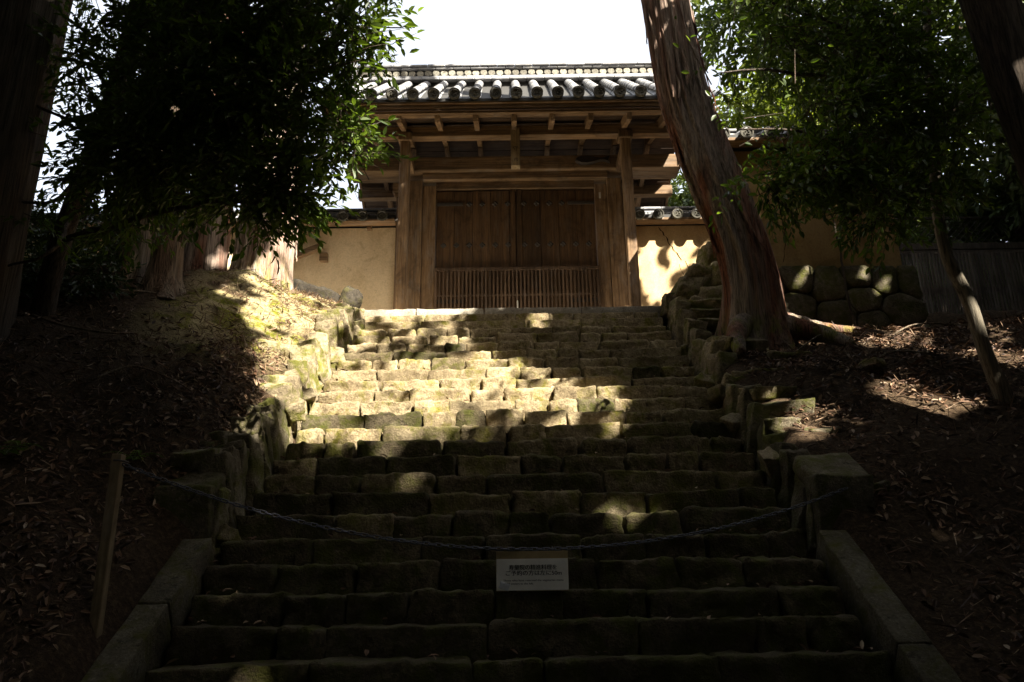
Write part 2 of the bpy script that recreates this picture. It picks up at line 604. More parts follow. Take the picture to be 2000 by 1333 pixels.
class MB:
    def __init__(s):
        s.v, s.f = [], []

    def add(s, v, f):
        b = len(s.v)
        s.v += [tuple(x) for x in v]
        s.f += [tuple(i + b for i in q) for q in f]

    def obj(s, name, mat, parent=None, smooth=False, origin=None):
        return obj(name, s.v, s.f, mat, parent, smooth, None, origin)


# ------------------------------------------------------------------ the lie of the land
EDGE_Y0, RUN, EDGE_Z0, RISE, NSTEP = 4.825, 0.271, -0.366, 0.19, 23
SLOPE = RISE / RUN
Y_TOP, Z_TOP = EDGE_Y0 + RUN * NSTEP, EDGE_Z0 + RISE * NSTEP      # the terrace edge
HALF_W = 2.11


def ys(k): return EDGE_Y0 + RUN * k
def zs_k(k): return EDGE_Z0 + RISE * k


def zline(y):
    return np.clip(EDGE_Z0 + SLOPE * (np.asarray(y, dtype=float) - EDGE_Y0), -1.55, Z_TOP)


def smooth(x, a, b):
    t = np.clip((np.asarray(x, dtype=float) - a) / (b - a), 0, 1)
    return t * t * (3 - 2 * t)


def ground_z(X, Y):
    X = np.asarray(X, dtype=float)
    Y = np.asarray(Y, dtype=float)
    zl = zline(Y)
    d = np.maximum(-2.35 - X, 0)
    lift = 0.03 + 0.24 * smooth(Y, 5.4, 6.4) * (1 - smooth(Y, 10.2, 11.2))
    bump = (0.95 * (1 - np.exp(-d / 1.5))) * smooth(Y, 3.6, 6.5) * (1 - 0.75 * smooth(Y, 9.0, 10.8))
    bump = bump + 0.25 * (1 - np.exp(-d / 1.2))
    mound = 0.16 * np.exp(-(((X + 3.3) / 0.75) ** 2 + ((Y - 9.3) / 0.8) ** 2))
    left = zl + lift + bump + mound + 0.16 * smooth(-X, 2.32, 2.5) * (1 - smooth(Y, 5.2, 6.2))
    d2 = np.maximum(X - 2.35, 0)
    base = zline(Y) + 0.03 + 0.24 * smooth(Y, 5.4, 6.4)
    base = base + 0.35 * (1 - np.exp(-d2 / 2.0)) * smooth(Y, 3.4, 6.0)
    plateau = 3.02 + 0.10 * np.sin(X * 1.3)
    k = 0.25
    right = -k * np.log(np.exp(-base / k) + np.exp(-plateau / k))
    right = np.where(Y > 10.75, np.maximum(right, 3.0 + 1.0 * smooth(Y, 10.75, 11.6)), right)
    mid = zl - 0.30
    wl = smooth(-X, 2.14, 2.34)
    wr = smooth(X, 2.14, 2.34)
    z = mid * (1 - wl) * (1 - wr) + left * wl + right * wr
    flat = smooth(Y, 11.15, 11.45) * smooth(X, -6.6, -6.3) * (1 - smooth(X, 4.0, 4.2))
    z = z * (1 - flat) + np.minimum(z, Z_TOP - .18) * flat
    wob = 0.05 * np.sin(X * 2.1 + Y * 1.3) * np.sin(Y * 2.7 - X) + 0.03 * np.sin(X * 5.3 + 1) * np.sin(Y * 4.7)
    return z + wob * np.maximum(wl, wr)


gx = np.unique(np.round(np.concatenate([np.linspace(-160, -12, 20), np.linspace(-12, -6, 25), np.linspace(-6, -2.0, 60), np.linspace(-2.0, 2.0, 9),
                               np.linspace(2.0, 7, 70), np.linspace(7, 13, 25), np.linspace(13, 160, 20)]), 4))
gy = np.unique(np.round(np.concatenate([np.linspace(-160, -6, 20), np.linspace(-6, 2, 16), np.linspace(2, 12.5, 140), np.linspace(12.5, 20, 12), np.linspace(20, 260, 20)]), 4))
GX, GY = np.meshgrid(gx, gy)
GZ = ground_z(GX, GY)
fine = (GX > -6.5) & (GX < 8) & (GY > 2) & (GY < 12.5) & (np.abs(GX) > 2.3)
for i, j in zip(*np.nonzero(fine)):
    q = Vector((GX[i, j] * 2.2, GY[i, j] * 2.2, 0.3))
    GZ[i, j] += 0.07 * noise.fractal(q, 0.9, 2.1, 4)
nx = len(gx)
gv = np.stack([GX.ravel(), GY.ravel(), GZ.ravel()], 1)
ii, jj = np.meshgrid(np.arange(len(gy) - 1), np.arange(nx - 1), indexing='ij')
a = (ii * nx + jj).ravel()
gf = np.stack([a, a + 1, a + nx + 1, a + nx], 1)
tag(obj('ground', gv, gf, 'soil', None, True, None, (0, 0, 0)), kind='structure')

# terrace in front of the gate: a gravel sheet on packed earth
tv = [(-6.5, Y_TOP + 0.30, Z_TOP - 0.02), (4.2, Y_TOP + 0.30, Z_TOP - 0.02), (4.2, 17.5, Z_TOP + 0.02), (-6.5, 17.5, Z_TOP + 0.02)]
tvb = [(x, y, z - 0.5) for x, y, z in tv]
tag(obj('terrace', tv + tvb, [(0, 1, 2, 3), (7, 6, 5, 4), (0, 4, 5, 1), (1, 5, 6, 2), (2, 6, 7, 3), (3, 7, 4, 0)], 'gravel'), kind='structure')
# the packed earth and rubble that carries the steps
rv = [(-HALF_W - 0.2, ys(-7), zs_k(-7) - 0.27), (HALF_W + 0.2, ys(-7), zs_k(-7) - 0.27), (HALF_W + 0.2, Y_TOP + 0.35, Z_TOP - 0.22), (-HALF_W - 0.2, Y_TOP + 0.35, Z_TOP - 0.22)]
tag(obj('slope', rv + [(x, y, z - 1.2) for x, y, z in rv], [(0, 1, 2, 3), (7, 6, 5, 4), (0, 4, 5, 1), (1, 5, 6, 2), (2, 6, 7, 3), (3, 7, 4, 0)], 'soil'), kind='structure')

# ------------------------------------------------------------------ the stairs
stairs = thing('stone_staircase', (0, ys(0), zs_k(0)), 'broad flight of mossy rough stone steps climbing to the temple gate', 'stairs')
sd = 100


def MOSSY(k):                                          # chance of the darker, mossier stone tones, rising towards the lower rows
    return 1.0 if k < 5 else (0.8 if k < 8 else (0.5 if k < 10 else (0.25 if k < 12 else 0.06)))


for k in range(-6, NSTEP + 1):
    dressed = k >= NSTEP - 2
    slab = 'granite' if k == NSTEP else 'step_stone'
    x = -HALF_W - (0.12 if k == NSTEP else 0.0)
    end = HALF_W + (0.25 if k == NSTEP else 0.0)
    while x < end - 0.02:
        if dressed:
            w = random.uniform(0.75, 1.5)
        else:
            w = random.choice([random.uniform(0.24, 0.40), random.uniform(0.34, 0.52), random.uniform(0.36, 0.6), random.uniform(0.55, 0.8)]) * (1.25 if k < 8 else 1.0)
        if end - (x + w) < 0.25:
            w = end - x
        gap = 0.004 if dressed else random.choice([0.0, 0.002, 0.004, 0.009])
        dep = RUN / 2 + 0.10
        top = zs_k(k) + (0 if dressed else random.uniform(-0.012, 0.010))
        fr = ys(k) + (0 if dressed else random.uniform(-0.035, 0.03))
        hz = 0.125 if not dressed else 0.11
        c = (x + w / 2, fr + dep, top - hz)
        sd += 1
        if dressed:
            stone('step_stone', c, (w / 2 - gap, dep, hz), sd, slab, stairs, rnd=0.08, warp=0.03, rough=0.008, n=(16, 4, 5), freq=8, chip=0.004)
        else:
            stone('step_stone', c, (w / 2 - gap, dep, hz), sd, random.choice(['mossy_step', 'mid_step' if k >= 6 else 'mossy_step']) if random.random() < MOSSY(k) else ('step_stone' if k > 9 else 'mid_step'), stairs, rot=(random.uniform(-.03, .03), random.uniform(-.010, .010), random.uniform(-.03, .03)),
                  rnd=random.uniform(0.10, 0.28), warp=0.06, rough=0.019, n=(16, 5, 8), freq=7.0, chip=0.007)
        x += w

# sloping kerb slabs beside the lowest steps
for s in (-1, 1):
    y = 2.9
    q = 0
    while y < 5.75:
        L = min(random.uniform(0.75, 1.2), 5.85 - y)
        if 5.85 - y - L < .3:
            L = 5.85 - y
        y2 = y + L
        z1, z2 = float(EDGE_Z0 + SLOPE * (y - EDGE_Y0)), float(EDGE_Z0 + SLOPE * (y2 - EDGE_Y0))
        sd += 1
        x0 = s * (HALF_W + 0.125)
        p, f = stone_mesh(0.10, math.hypot(L, z2 - z1) / 2 - 0.004, 0.16, sd, rnd=0.10, warp=0.012, rough=0.006, n=(6, 14, 5), freq=7, chip=0.003)
        place('kerb_slab', mesh_from('kerb_slab', p, f, True), 'kerb_granite', stairs, (x0, (y + y2) / 2, (z1 + z2) / 2 - 0.09), (math.atan2(z2 - z1, L), 0, 0))
        y = y2

# ------------------------------------------------------------------ stone retaining walls along the stairs
def side_wall(s, label):
    w = thing('retaining_wall', (s * 2.3, 5.9, float(zline(5.9))), label, 'stone wall')
    global sd
    y = 5.95
    end = 10.75 if s < 0 else 10.3
    while y < end:
        L = random.uniform(0.13, 0.31)
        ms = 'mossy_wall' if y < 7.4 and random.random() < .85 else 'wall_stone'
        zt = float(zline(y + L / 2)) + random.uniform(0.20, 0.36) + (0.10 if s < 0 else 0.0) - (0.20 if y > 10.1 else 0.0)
        zb = float(zline(y + L / 2)) - 0.30
        sd += 1
        # a tall face stone, leaning back from the steps
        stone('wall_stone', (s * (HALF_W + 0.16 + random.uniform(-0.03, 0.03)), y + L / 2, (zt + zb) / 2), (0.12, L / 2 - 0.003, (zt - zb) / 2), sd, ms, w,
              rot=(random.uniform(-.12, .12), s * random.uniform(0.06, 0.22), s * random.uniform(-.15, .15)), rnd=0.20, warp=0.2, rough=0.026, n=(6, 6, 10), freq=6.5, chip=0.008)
        if random.random() < 0.5:
            sd += 1
            stone('cap_stone', (s * (HALF_W + 0.42 + random.uniform(-0.06, 0.1)), y + L / 2, zt - 0.03), (random.uniform(0.16, 0.30), L / 2 + 0.02, 0.07), sd, ms, w,
                  rot=(random.uniform(0.05, .35), s * random.uniform(-.15, .1), random.uniform(-.4, .4)), rnd=0.25, warp=0.2, rough=0.025, n=(8, 6, 4), chip=0.007)
        if random.random() < 0.3:
            sd += 1
            stone('wall_stone', (s * (HALF_W + 0.03), y + random.uniform(0, L), zb + random.uniform(0.22, 0.4)), (random.uniform(.05, .09), random.uniform(.06, .12), random.uniform(.06, .12)), sd, 'wall_stone', w,
                  rot=(random.uniform(-1, 1), random.uniform(-1, 1), random.uniform(-1, 1)), rnd=0.2, warp=0.25, rough=0.02, n=(6, 6, 6), chip=.006)
        y += L
    # the squared block that ends the wall at the kerb
    sd += 1
    stone('end_block', (s * (HALF_W + 0.30), 5.98, float(zline(5.98)) + 0.02), (0.20, 0.14, 0.33), sd, 'mossy_wall', w, rot=(0.12, 0, s * -0.05), rnd=0.14, warp=0.06, rough=0.012, n=(5, 5, 6))
    sd += 1
    stone('cap_stone', (s * (HALF_W + 0.31), 6.10, float(zline(5.98)) + 0.37), (0.22, 0.26, 0.08), sd, 'mossy_wall', w, rot=(0.55, 0, s * 0.06), rnd=0.4, warp=0.12, rough=0.02, n=(6, 6, 4))
    return w


side_wall(-1, 'low wall of tall mossy stones along the left edge of the stairs')
side_wall(1, 'low wall of upright stones along the right edge of the stairs below the leaning trunk')

# rough stone pile that carries the terrace corner at the upper right of the stairs
pile = thing('rock_wall', (2.6, 10.7, 3.2), 'rough stacked stone pile at the top right of the stairs beside the leaning trunk', 'stone wall')
for (x, y, z, hx, hy, hz, rx, ry, rz) in [
    (2.98, 10.95, 4.60, .13, .22, .26, 0, .15, .2), (2.76, 10.85, 4.32, .24, .25, .20, .1, .35, 0), (3.05, 10.75, 4.25, .22, .25, .20, 0, .1, .3),
    (2.52, 10.80, 4.08, .17, .25, .22, 0, .45, .1), (2.86, 10.60, 3.86, .27, .24, .21, .1, .1, -.2), (2.40, 10.75, 3.75, .16, .22, .26, .1, .1, .2),
    (2.62, 10.45, 3.60, .20, .20, .18, 0, .2, .1), (3.15, 10.45, 3.70, .25, .22, .22, .2, 0, .2), (2.36, 10.35, 3.42, .13, .20, .26, .1, .2, 0),
    (2.55, 10.15, 3.25, .15, .16, .24, .2, .3, .3), (2.85, 10.2, 3.30, .20, .2, .18, 0, .2, .4), (3.2, 10.9, 3.95, .3, .2, .3, 0, 0, 0), (2.75, 11.1, 4.0, .3, .25, .3, 0, 0, 0),
    (3.25, 11.1, 4.45, .3, .2, .3, 0, .1, .1), (2.34, 10.95, 3.95, .12, .2, .16, 0, .1, 0)]:
    sd += 1
    stone('wall_stone', (x, y, z), (hx, hy, hz), sd, 'wall_stone', pile, rot=(rx, ry, rz), rnd=0.28, warp=0.22, rough=0.035, n=(8, 8, 8), freq=5, chip=0.01)

# dark rocks on the terrace corner at the upper left
for (x, y, z, hx, hy, hz, lab) in [(-3.02, 11.55, 4.33, .42, .24, .21, 'largest dark rock on the terrace edge beside the pale cypress trunk'),
                                   (-2.48, 11.50, 4.30, .17, .20, .17, 'small dark angular rock at the stair end of the rock row'),
                                   (-3.45, 11.60, 4.36, .14, .16, .18, 'grey pointed rock half hidden behind the pale cypress trunk')]:
    sd += 1
    tag(stone('rock', (x, y, z), (hx, hy, hz), sd, 'dark_rock', rot=(0.1, 0.1, 0.15), rnd=0.5, warp=0.2, rough=0.06, n=(11, 9, 9), freq=4, chip=.012), lab, 'rock', 'dark rocks at the terrace corner')

# ------------------------------------------------------------------ tiles
def arch(r, L, t, a0, a1, n, taper=1.0):
    """a curved tile along +Y from y=0 to y=L, cross-section angle a0..a1 (0 is +X, 90 is up)"""
    v, f = [], []
    for (y, k) in ((0, 1.0), (L, taper)):
        for rr in (r, r - t):
            for i in range(n + 1):
                q = math.radians(a0 + (a1 - a0) * i / n)
                v.append((math.cos(q) * rr * k, y, math.sin(q) * rr * k))
    m = n + 1
    for i in range(n):
        f.append((i, i + 1, 2 * m + i + 1, 2 * m + i))
        f.append((m + i, 3 * m + i, 3 * m + i + 1, m + i + 1))
        f.append((i, m + i, m + i + 1, i + 1))
        f.append((2 * m + i, 2 * m + i + 1, 3 * m + i + 1, 3 * m + i))
    f.append((0, 2 * m, 3 * m, m))
    f.append((n, m + n, 3 * m + n, 2 * m + n))
    return v, f


def disc_face(r, depth):
    """round eave-end: a disc facing -Y with a raised rim and a three-comma mark"""
    mb = MB()
    n = 20
    rings = [(r, depth), (r, 0), (r * 0.80, 0), (r * 0.76, 0.016), (0.0, 0.016)]
    v, f = [], []
    for rr, y in rings[:-1]:
        for i in range(n):
            q = 2 * math.pi * i / n
            v.append((math.cos(q) * rr, y, math.sin(q) * rr))
    for j in range(len(rings) - 2):
        for i in range(n):
            i2 = (i + 1) % n
            f.append((j * n + i, j * n + i2, (j + 1) * n + i2, (j + 1) * n + i))
    f.append(tuple((len(rings) - 2) * n + i for i in range(n)))
    f.append(tuple(range(n))[::-1])
    mb.add(v, f)
    for q in range(3):
        a0 = q * 2 * math.pi / 3
        pts, rad = [], []
        for s in range(5):
            aa = a0 + s * 0.42
            rr = r * (0.26 + 0.07 * s)
            pts.append((math.cos(aa) * rr, 0.010, math.sin(aa) * rr))
            rad.append(r * (0.17 - 0.034 * s))
        mb.add(*tube(pts, rad, 5))
    return mb.v, mb.f


me_round = mesh_from('round_tile', *arch(0.085, 0.31, 0.018, 0, 180, 10, 0.90), True)
me_pan = mesh_from('pan_tile', *arch(0.19, 0.31, 0.02, 215, 325, 8, 0.97), True)
me_disc = mesh_from('eave_disc', *disc_face(0.098, 0.06), False)
for mm, mt in ((me_round, 'roof_tile'), (me_pan, 'roof_tile'), (me_disc, 'eave_face')):
    mm.materials.append(MAT[mt])


def tile_slope(parent, xs, y0, z0, slope, length, rows_of_pans=True, flip=False):
    """rows of round and pan tiles climbing from the eave (y0, z0)"""
    ang = math.atan(slope)
    n = max(1, int(math.ceil(length / 0.27)))
    rot = (ang, 0, math.pi) if flip else (ang, 0, 0)
    s = -1 if flip else 1
    for xi in xs:
        for j in range(n):
            d = j * 0.27
            y = y0 + s * d * math.cos(ang)
            z = z0 + d * math.sin(ang)
            place('round_tile', me_round, None, parent, (xi + random.uniform(-.004, .004), y, z + random.uniform(-.004, .004)), (rot[0], rot[1], rot[2] + random.uniform(-.012, .012)))
            if rows_of_pans:
                place('pan_tile', me_pan, None, parent, (xi + 0.17, y, z + 0.10 + random.uniform(-.004, .004)), rot)
        place('eave_disc', me_disc, None, parent, (xi, y0 - s * 0.035, z0 + 0.004), (random.uniform(-.03, .03), random.uniform(-3, 3), math.pi if flip else 0))


# ------------------------------------------------------------------ the gate
GXC = 0.105
gate = thing('temple_gate', (GXC, 13.2, Z_TOP), 'old wooden temple gate with closed plank doors and tiled roof at the stair top', 'gate')
PX = (-1.79, 2.00)
YF, YM, YB = 12.1, 13.2, 14.3
ZT = Z_TOP
for px in PX:
    for y in (YF, YB):
        beam('post', (px - .085, px + .085), (y - .085, y + .085), (ZT + .08, 7.50), 'wood_z', gate, 0.022)
        sd += 1
        stone('post_base', (px, y, ZT + 0.03), (.19, .19, .07), sd, 'granite', gate, rnd=0.3, warp=0.03, rough=0.006, n=(5, 5, 3))
for s, (a, b_) in ((-1, (-1.84, -1.60)), (1, (1.78, 2.04))):
    beam('main_post', (a, b_), (YM - .13, YM + .2), (ZT, 7.24), 'wood_z', gate, 0.012)
beam('door_jamb', (-1.597, -1.36), (YM - .06, YM + .1), (ZT, 7.16), 'wood_z', gate, 0.01)
beam('door_jamb', (1.555, 1.777), (YM - .06, YM + .1), (ZT, 7.16), 'wood_z', gate, 0.01)
# the great lintel in two courses, and the head of the door frame
beam('lintel', (-2.95, 3.12), (YM - .24, YM + .22), (7.385, 7.66), 'wood_x', gate, 0.018)
beam('under_lintel', (-1.60, 1.80), (YM - .15, YM + .16), (7.245, 7.382), 'wood_x', gate, 0.012)
beam('door_head', (-1.36, 1.555), (YM - .045, YM + .08), (7.10, 7.243), 'wood_x', gate, 0.008)
for xx in (-2.95, 3.12):
    beam('lintel_end', (xx - .03, xx + .03), (YM - .20, YM + .18), (7.42, 7.62), 'wood_y', gate, 0.01)
# tie beams from the front posts back through the main posts
for px in PX:
    beam('tie_beam', (px - .06, px + .06), (YF - .30, YM - .245), (7.05, 7.22), 'wood_y', gate, 0.01) if False else None
    beam('bracket_arm', (px - .055, px + .055), (YF + .1, YM - .25), (7.30, 7.46), 'wood_y', gate, 0.008)
    beam('bracket_arm', (px - .055, px + .055), (YM + .23, YB - .1), (7.30, 7.46), 'wood_y', gate, 0.008)
for y in (YF, YB):
    beam('purlin', (-3.02, 3.23), (y - .085, y + .085), (7.503, 7.70), 'wood_x', gate, 0.012)
# bearing blocks on top of the front posts
for px in PX:
    beam('bearing_block', (px - .12, px + .12), (YF - .125, YF + .125), (7.42, 7.58), 'wood_z', gate, 0.02)
# the hanging strut in the middle, with brush marks
strut = beam('centre_strut', (GXC - .078, GXC + .078), (YF - .115, YF + .03), (6.90, 7.62), 'post_wood', gate, 0.008)
# door leaves: planks, studs, hinge straps
for side in (-1, 1):
    x0, x1 = (-1.355, GXC - .008) if side < 0 else (GXC + .008, 1.55)
    leaf = beam('door', (x0, x1), (YM + .015, YM + .06), (ZT + .10, 7.095), 'door_wood', gate, 0.006)
    beam('door_stile', (x1 - .10, x1) if side < 0 else (x0, x0 + .10), (YM - .018, YM + .013), (ZT + .10, 7.09), 'door_wood', leaf, 0.006)
    n = 4
    pw = (x1 - x0 - .11) / n
    for i in range(n):
        xa = (x0 if side < 0 else x0 + .11) + i * pw
        beam('plank', (xa + .003, xa + pw - .003), (YM - .008 + random.uniform(-.004, .004), YM + .012), (ZT + .10, 7.06 + random.uniform(-.01, .01)), 'door_wood', leaf, 0.005)
    if side < 0:
        beam('meeting_stile', (GXC - .05, GXC + .05), (YM + .062, YM + .10), (ZT + .10, 7.09), 'door_wood', leaf, 0.004)
    for zi, z in enumerate((6.80, 5.98)):
        for i in range(6):
            xx = x0 + .14 + i * (x1 - x0 - .28) / 5
            if zi == 0 and ((side < 0 and i < 2) or (side > 0 and i > 3)):
                continue
            mb = MB()
            for q in range(4):                       # four-lobed iron stud cover
                aq = q * math.pi / 2
                cx, cz = math.cos(aq) * .027, math.sin(aq) * .027
                ring = [(xx + cx + math.cos(t) * .027, YM - .022, z + cz + math.sin(t) * .027) for t in np.linspace(0, 2 * math.pi, 9)[:-1]]
                top = [(xx + cx + math.cos(t) * .012, YM - .034, z + cz + math.sin(t) * .012) for t in np.linspace(0, 2 * math.pi, 9)[:-1]]
                back = [(p[0], YM - .011, p[2]) for p in ring]
                fs = [(i2, (i2 + 1) % 8, 8 + (i2 + 1) % 8, 8 + i2) for i2 in range(8)] + [(8 + i2, 8 + (i2 + 1) % 8, 16 + (i2 + 1) % 8, 16 + i2) for i2 in range(8)] + [tuple(range(16, 24))]
                mb.add(back + ring + top, fs)
            mb.obj('stud', 'iron', leaf)
    xs0 = x0 if side < 0 else x1 - .50
    for z in (6.80, 4.9):
        beam('hinge_strap', (xs0 + .01, xs0 + .49), (YM - .030, YM - .012), (z - .035, z + .035), 'iron', leaf, 0.006)
# paper label on the right jamb
beam('paper_label', (1.63, 1.665), (YM - .068, YM - .062), (6.86, 6.98), 'label_paper', gate, 0.001)
# lattice barrier before the doors
lat = beam('lattice', (-1.35, 1.55), (YM - .155, YM - .115), (5.43, 5.49), 'lattice_wood', gate, 0.006)
beam('rail', (-1.35, 1.55), (YM - .145, YM - .122), (4.95, 4.985), 'lattice_wood', lat, 0.004)
beam('rail', (-1.35, 1.55), (YM - .155, YM - .115), (ZT + .03, ZT + .10), 'lattice_wood', lat, 0.004)
ns = 43
for i in range(ns):
    xx = -1.33 + i * 2.86 / (ns - 1)
    w = .016 if i % 14 else .022
    beam('slat', (xx - w, xx + w), (YM - .150, YM - .120), (ZT + .102, 5.428), 'lattice_wood', lat, 0.004)
beam('catch_plate', (GXC - .012, GXC + .012), (YM - .162, YM - .156), (4.55, 4.85), 'label_paper', lat, 0.001)
beam('door_sill', (-1.84, 2.04), (YM - .2, YM + .22), (ZT - .01, ZT + .022), 'granite', gate, 0.006)
# side bays: thin posts, boards and brackets between gate and wall
for s, xa in ((-1, -2.02), (1, 2.14)):
    beam('side_post', (-2.08, -1.845) if s < 0 else (2.045, 2.20), (YM - .05, YM + .12), (ZT, 6.948), 'wood_z', gate, 0.008)
    beam('side_bracket', (xa - .07, xa + .13) if s > 0 else (xa - .13, xa + .07), (YM - .12, YM + .12), (7.02, 7.20), 'wood_x', gate, 0.01)
    beam('side_bracket', (xa - .05, xa + .09) if s > 0 else (xa - .09, xa + .05), (YM - .10, YM + .10), (6.95, 7.018), 'wood_x', gate, 0.01)

# the roof: rafters, boards, fascia and tiles hang together as one part
RS = 0.80                                             # outer slope
US = 0.335                                            # slope of the rafters underneath
RX0, RX1 = -3.00, 3.21
EY, EZ = 11.2, 7.76
roof_v, roof_f = [], []
zr = EZ - .03 + RS * (YM - EY)
prof = [(EY + .03, EZ - .05), (YM, zr), (2 * YM - EY - .03, EZ - .05), (2 * YM - EY - .03, EZ - .10), (YM, EZ - .02 + US * (YM - EY) + .12), (EY + .03, EZ - .10)]
for xx in (RX0 + .02, RX1 - .02):
    roof_v += [(xx, y, z) for y, z in prof]
roof_f = [(i, (i + 1) % 6, 6 + (i + 1) % 6, 6 + i) for i in range(6)] + [(5, 4, 1, 0), (4, 3, 2, 1), (6, 7, 10, 11), (7, 8, 9, 10)]
roof = obj('roof', roof_v, roof_f, 'dark_tile', gate)
# rafters and the boards above them, front and back
def under(y):                                          # underside of the boards
    return 7.800 + US * (abs(YM - YF) - abs(y - YM))
for sgn in (-1, 1):
    ya, yb = YM + sgn * (YM - EY - .20), YM + sgn * .04
    nraf = 11
    for i in range(nraf):
        xx = GXC + (i - 5) * 0.632 - .02
        if xx < RX0 or xx > RX1:
            continue
        beam_between('rafter', (xx, ya, under(ya) - .085), (xx, yb, under(yb) - .085), .085, .165, 'wood_y', roof)
    # boards laid along the gate on the rafters
    nb = 7
    for i in range(nb):
        y1 = YM + sgn * (YM - EY - .10) * (1 - i / nb)
        y2 = YM + sgn * (YM - EY - .10) * (1 - (i + 1) / nb) + sgn * .012
        z1, z2 = under(y1) + .002, under(y2) + .002
        v = [(RX0 + .03, y1, z1), (RX1 - .03, y1, z1), (RX1 - .03, y2, z2), (RX0 + .03, y2, z2)]
        v += [(x, y, z + .018) for x, y, z in v]
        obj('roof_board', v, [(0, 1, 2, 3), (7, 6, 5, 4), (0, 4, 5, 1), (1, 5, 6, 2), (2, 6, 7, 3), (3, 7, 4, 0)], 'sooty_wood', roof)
    # layered eave boards
    ye = YM + sgn * (YM - EY)
    def yr(a, b):
        return tuple(sorted((ye - sgn * a, ye - sgn * b)))
    beam('eave_board', (RX0, RX1), yr(.06, .16), (EZ - .115, EZ - .062), 'wood_x', roof, 0.006)
    beam('eave_board', (RX0, RX1), yr(.10, .22), (EZ - .185, EZ - .118), 'wood_x', roof, 0.006)
    beam('eave_board', (RX0, RX1), yr(.14, .28), (EZ - .250, EZ - .188), 'wood_x', roof, 0.008)
# bargeboards at both gable ends
for xx in (RX0 - .03, RX1 + .03):
    for sgn in (-1, 1):
        beam_between('bargeboard', (xx, YM + sgn * (YM - EY - .06), EZ - .17), (xx, YM + sgn * .02, EZ - .17 + .62 * (YM - EY)), .05, .22, 'wood_y', roof)
# tiles of the front slope
rows = [-0.21 + 0.339 * i for i in range(-8, 11)]
tile_slope(roof, rows, EY, EZ + .02, RS, 2.45)
# the back slope is only seen along its eave and verge: its tiles are one piece
mb = MB()
for xi in rows:
    for j in range(9):
        d = j * 0.27
        M = Matrix.Translation((xi, 2 * YM - EY - d * math.cos(math.atan(RS)), EZ + .02 + d * math.sin(math.atan(RS)))) @ Euler((math.atan(RS), 0, math.pi)).to_matrix().to_4x4()
        for src in (arch(0.085, 0.31, 0.018, 0, 180, 5, 0.9),):
            mb.add([M @ Vector(p) for p in src[0]], src[1])
o = mb.obj('back_slope_tiles', 'roof_tile', roof)
o['kind'] = 'stuff'
# verge tiles down both gable edges
for xx in (RX0 - .02, RX1 + .02):
    for sgn in (-1, 1):
        for j in range(9):
            d = j * .27
            y = YM + sgn * (YM - EY - d * math.cos(math.atan(RS)))
            z = EZ - .02 + d * math.sin(math.atan(RS))
            place('verge_tile', me_round, None, roof, (xx, y, z), (math.atan(RS), 0, 0 if sgn < 0 else math.pi))
# ridge: flat courses, a band of round tile ends, a capping
RZ = 9.36
beam('ridge_core', (RX0 + .05, RX1 - .05), (YM - .10, YM + .10), (RZ - .2, RZ + .30), 'dark_tile', roof, 0.01)
L = 0.335
for zz, hh, dy, off in ((RZ, .055, .20, 0.0), (RZ + .058, .045, .17, 0.15), (RZ + .262, .034, .17, 0.07), (RZ + .300, .045, .20, 0.22)):
    x = RX0 - off
    while x < RX1:
        xa, xb = max(x, RX0), min(x + L - .004, RX1)
        if xb - xa > .05:
            jz = random.uniform(-.005, .005)
            beam('ridge_tile', (xa, xb), (YM - dy, YM + dy), (zz + jz, zz + hh + jz), 'roof_tile', roof, 0.012)
        x += L
me_rd = mesh_from('ridge_disc', *tube([(0, -.13, 0), (0, -.125, 0), (0, .0, 0)], [0.060, .067, .067], 14))
me_rd.materials.append(MAT['tile_face'])
x = RX0 + .08
while x < RX1 - .05:
    place('ridge_disc', me_rd, None, roof, (x, YM - random.uniform(.0, .012), RZ + .182), (0, random.uniform(0, 6), 0))
    x += 0.153
for xx in (RX0 + .02, RX1 - .02):                      # ogre-faced end tiles, plain from here
    sd += 1
    stone('ridge_end', (xx, YM, RZ + .12), (.07, .26, .30), sd, 'roof_tile', roof, rnd=.4, warp=.05, rough=.02, n=(4, 6, 6))

# carved wooden fish hanging on the lintel
prof = [(-.32, .0), (-.29, .05), (-.21, .085), (-.08, .085), (.04, .055), (.14, .025), (.22, .035), (.31, .075), (.28, .01), (.31, -.055), (.22, -.02), (.12, -.02), (.02, -.06), (-.10, -.09), (-.22, -.08), (-.30, -.04)]
fx, fz = 1.52, 7.52
fv = [(fx + x, YM - .30, fz + z) for x, z in prof] + [(fx + x * .94, YM - .335, fz + z * .8) for x, z in prof] + [(fx + x, YM - .25, fz + z) for x, z in prof]
n = len(prof)
ff = [(i, (i + 1) % n, n + (i + 1) % n, n + i) for i in range(n)] + [(2 * n + i, 2 * n + (i + 1) % n, (i + 1) % n, i) for i in range(n)] + [tuple(range(n, 2 * n)), tuple(range(2 * n, 3 * n))[::-1]]
tag(obj('wooden_fish', fv, ff, 'fish_wood'), 'dark carved wooden fish fixed to the gate lintel on the right', 'carving')

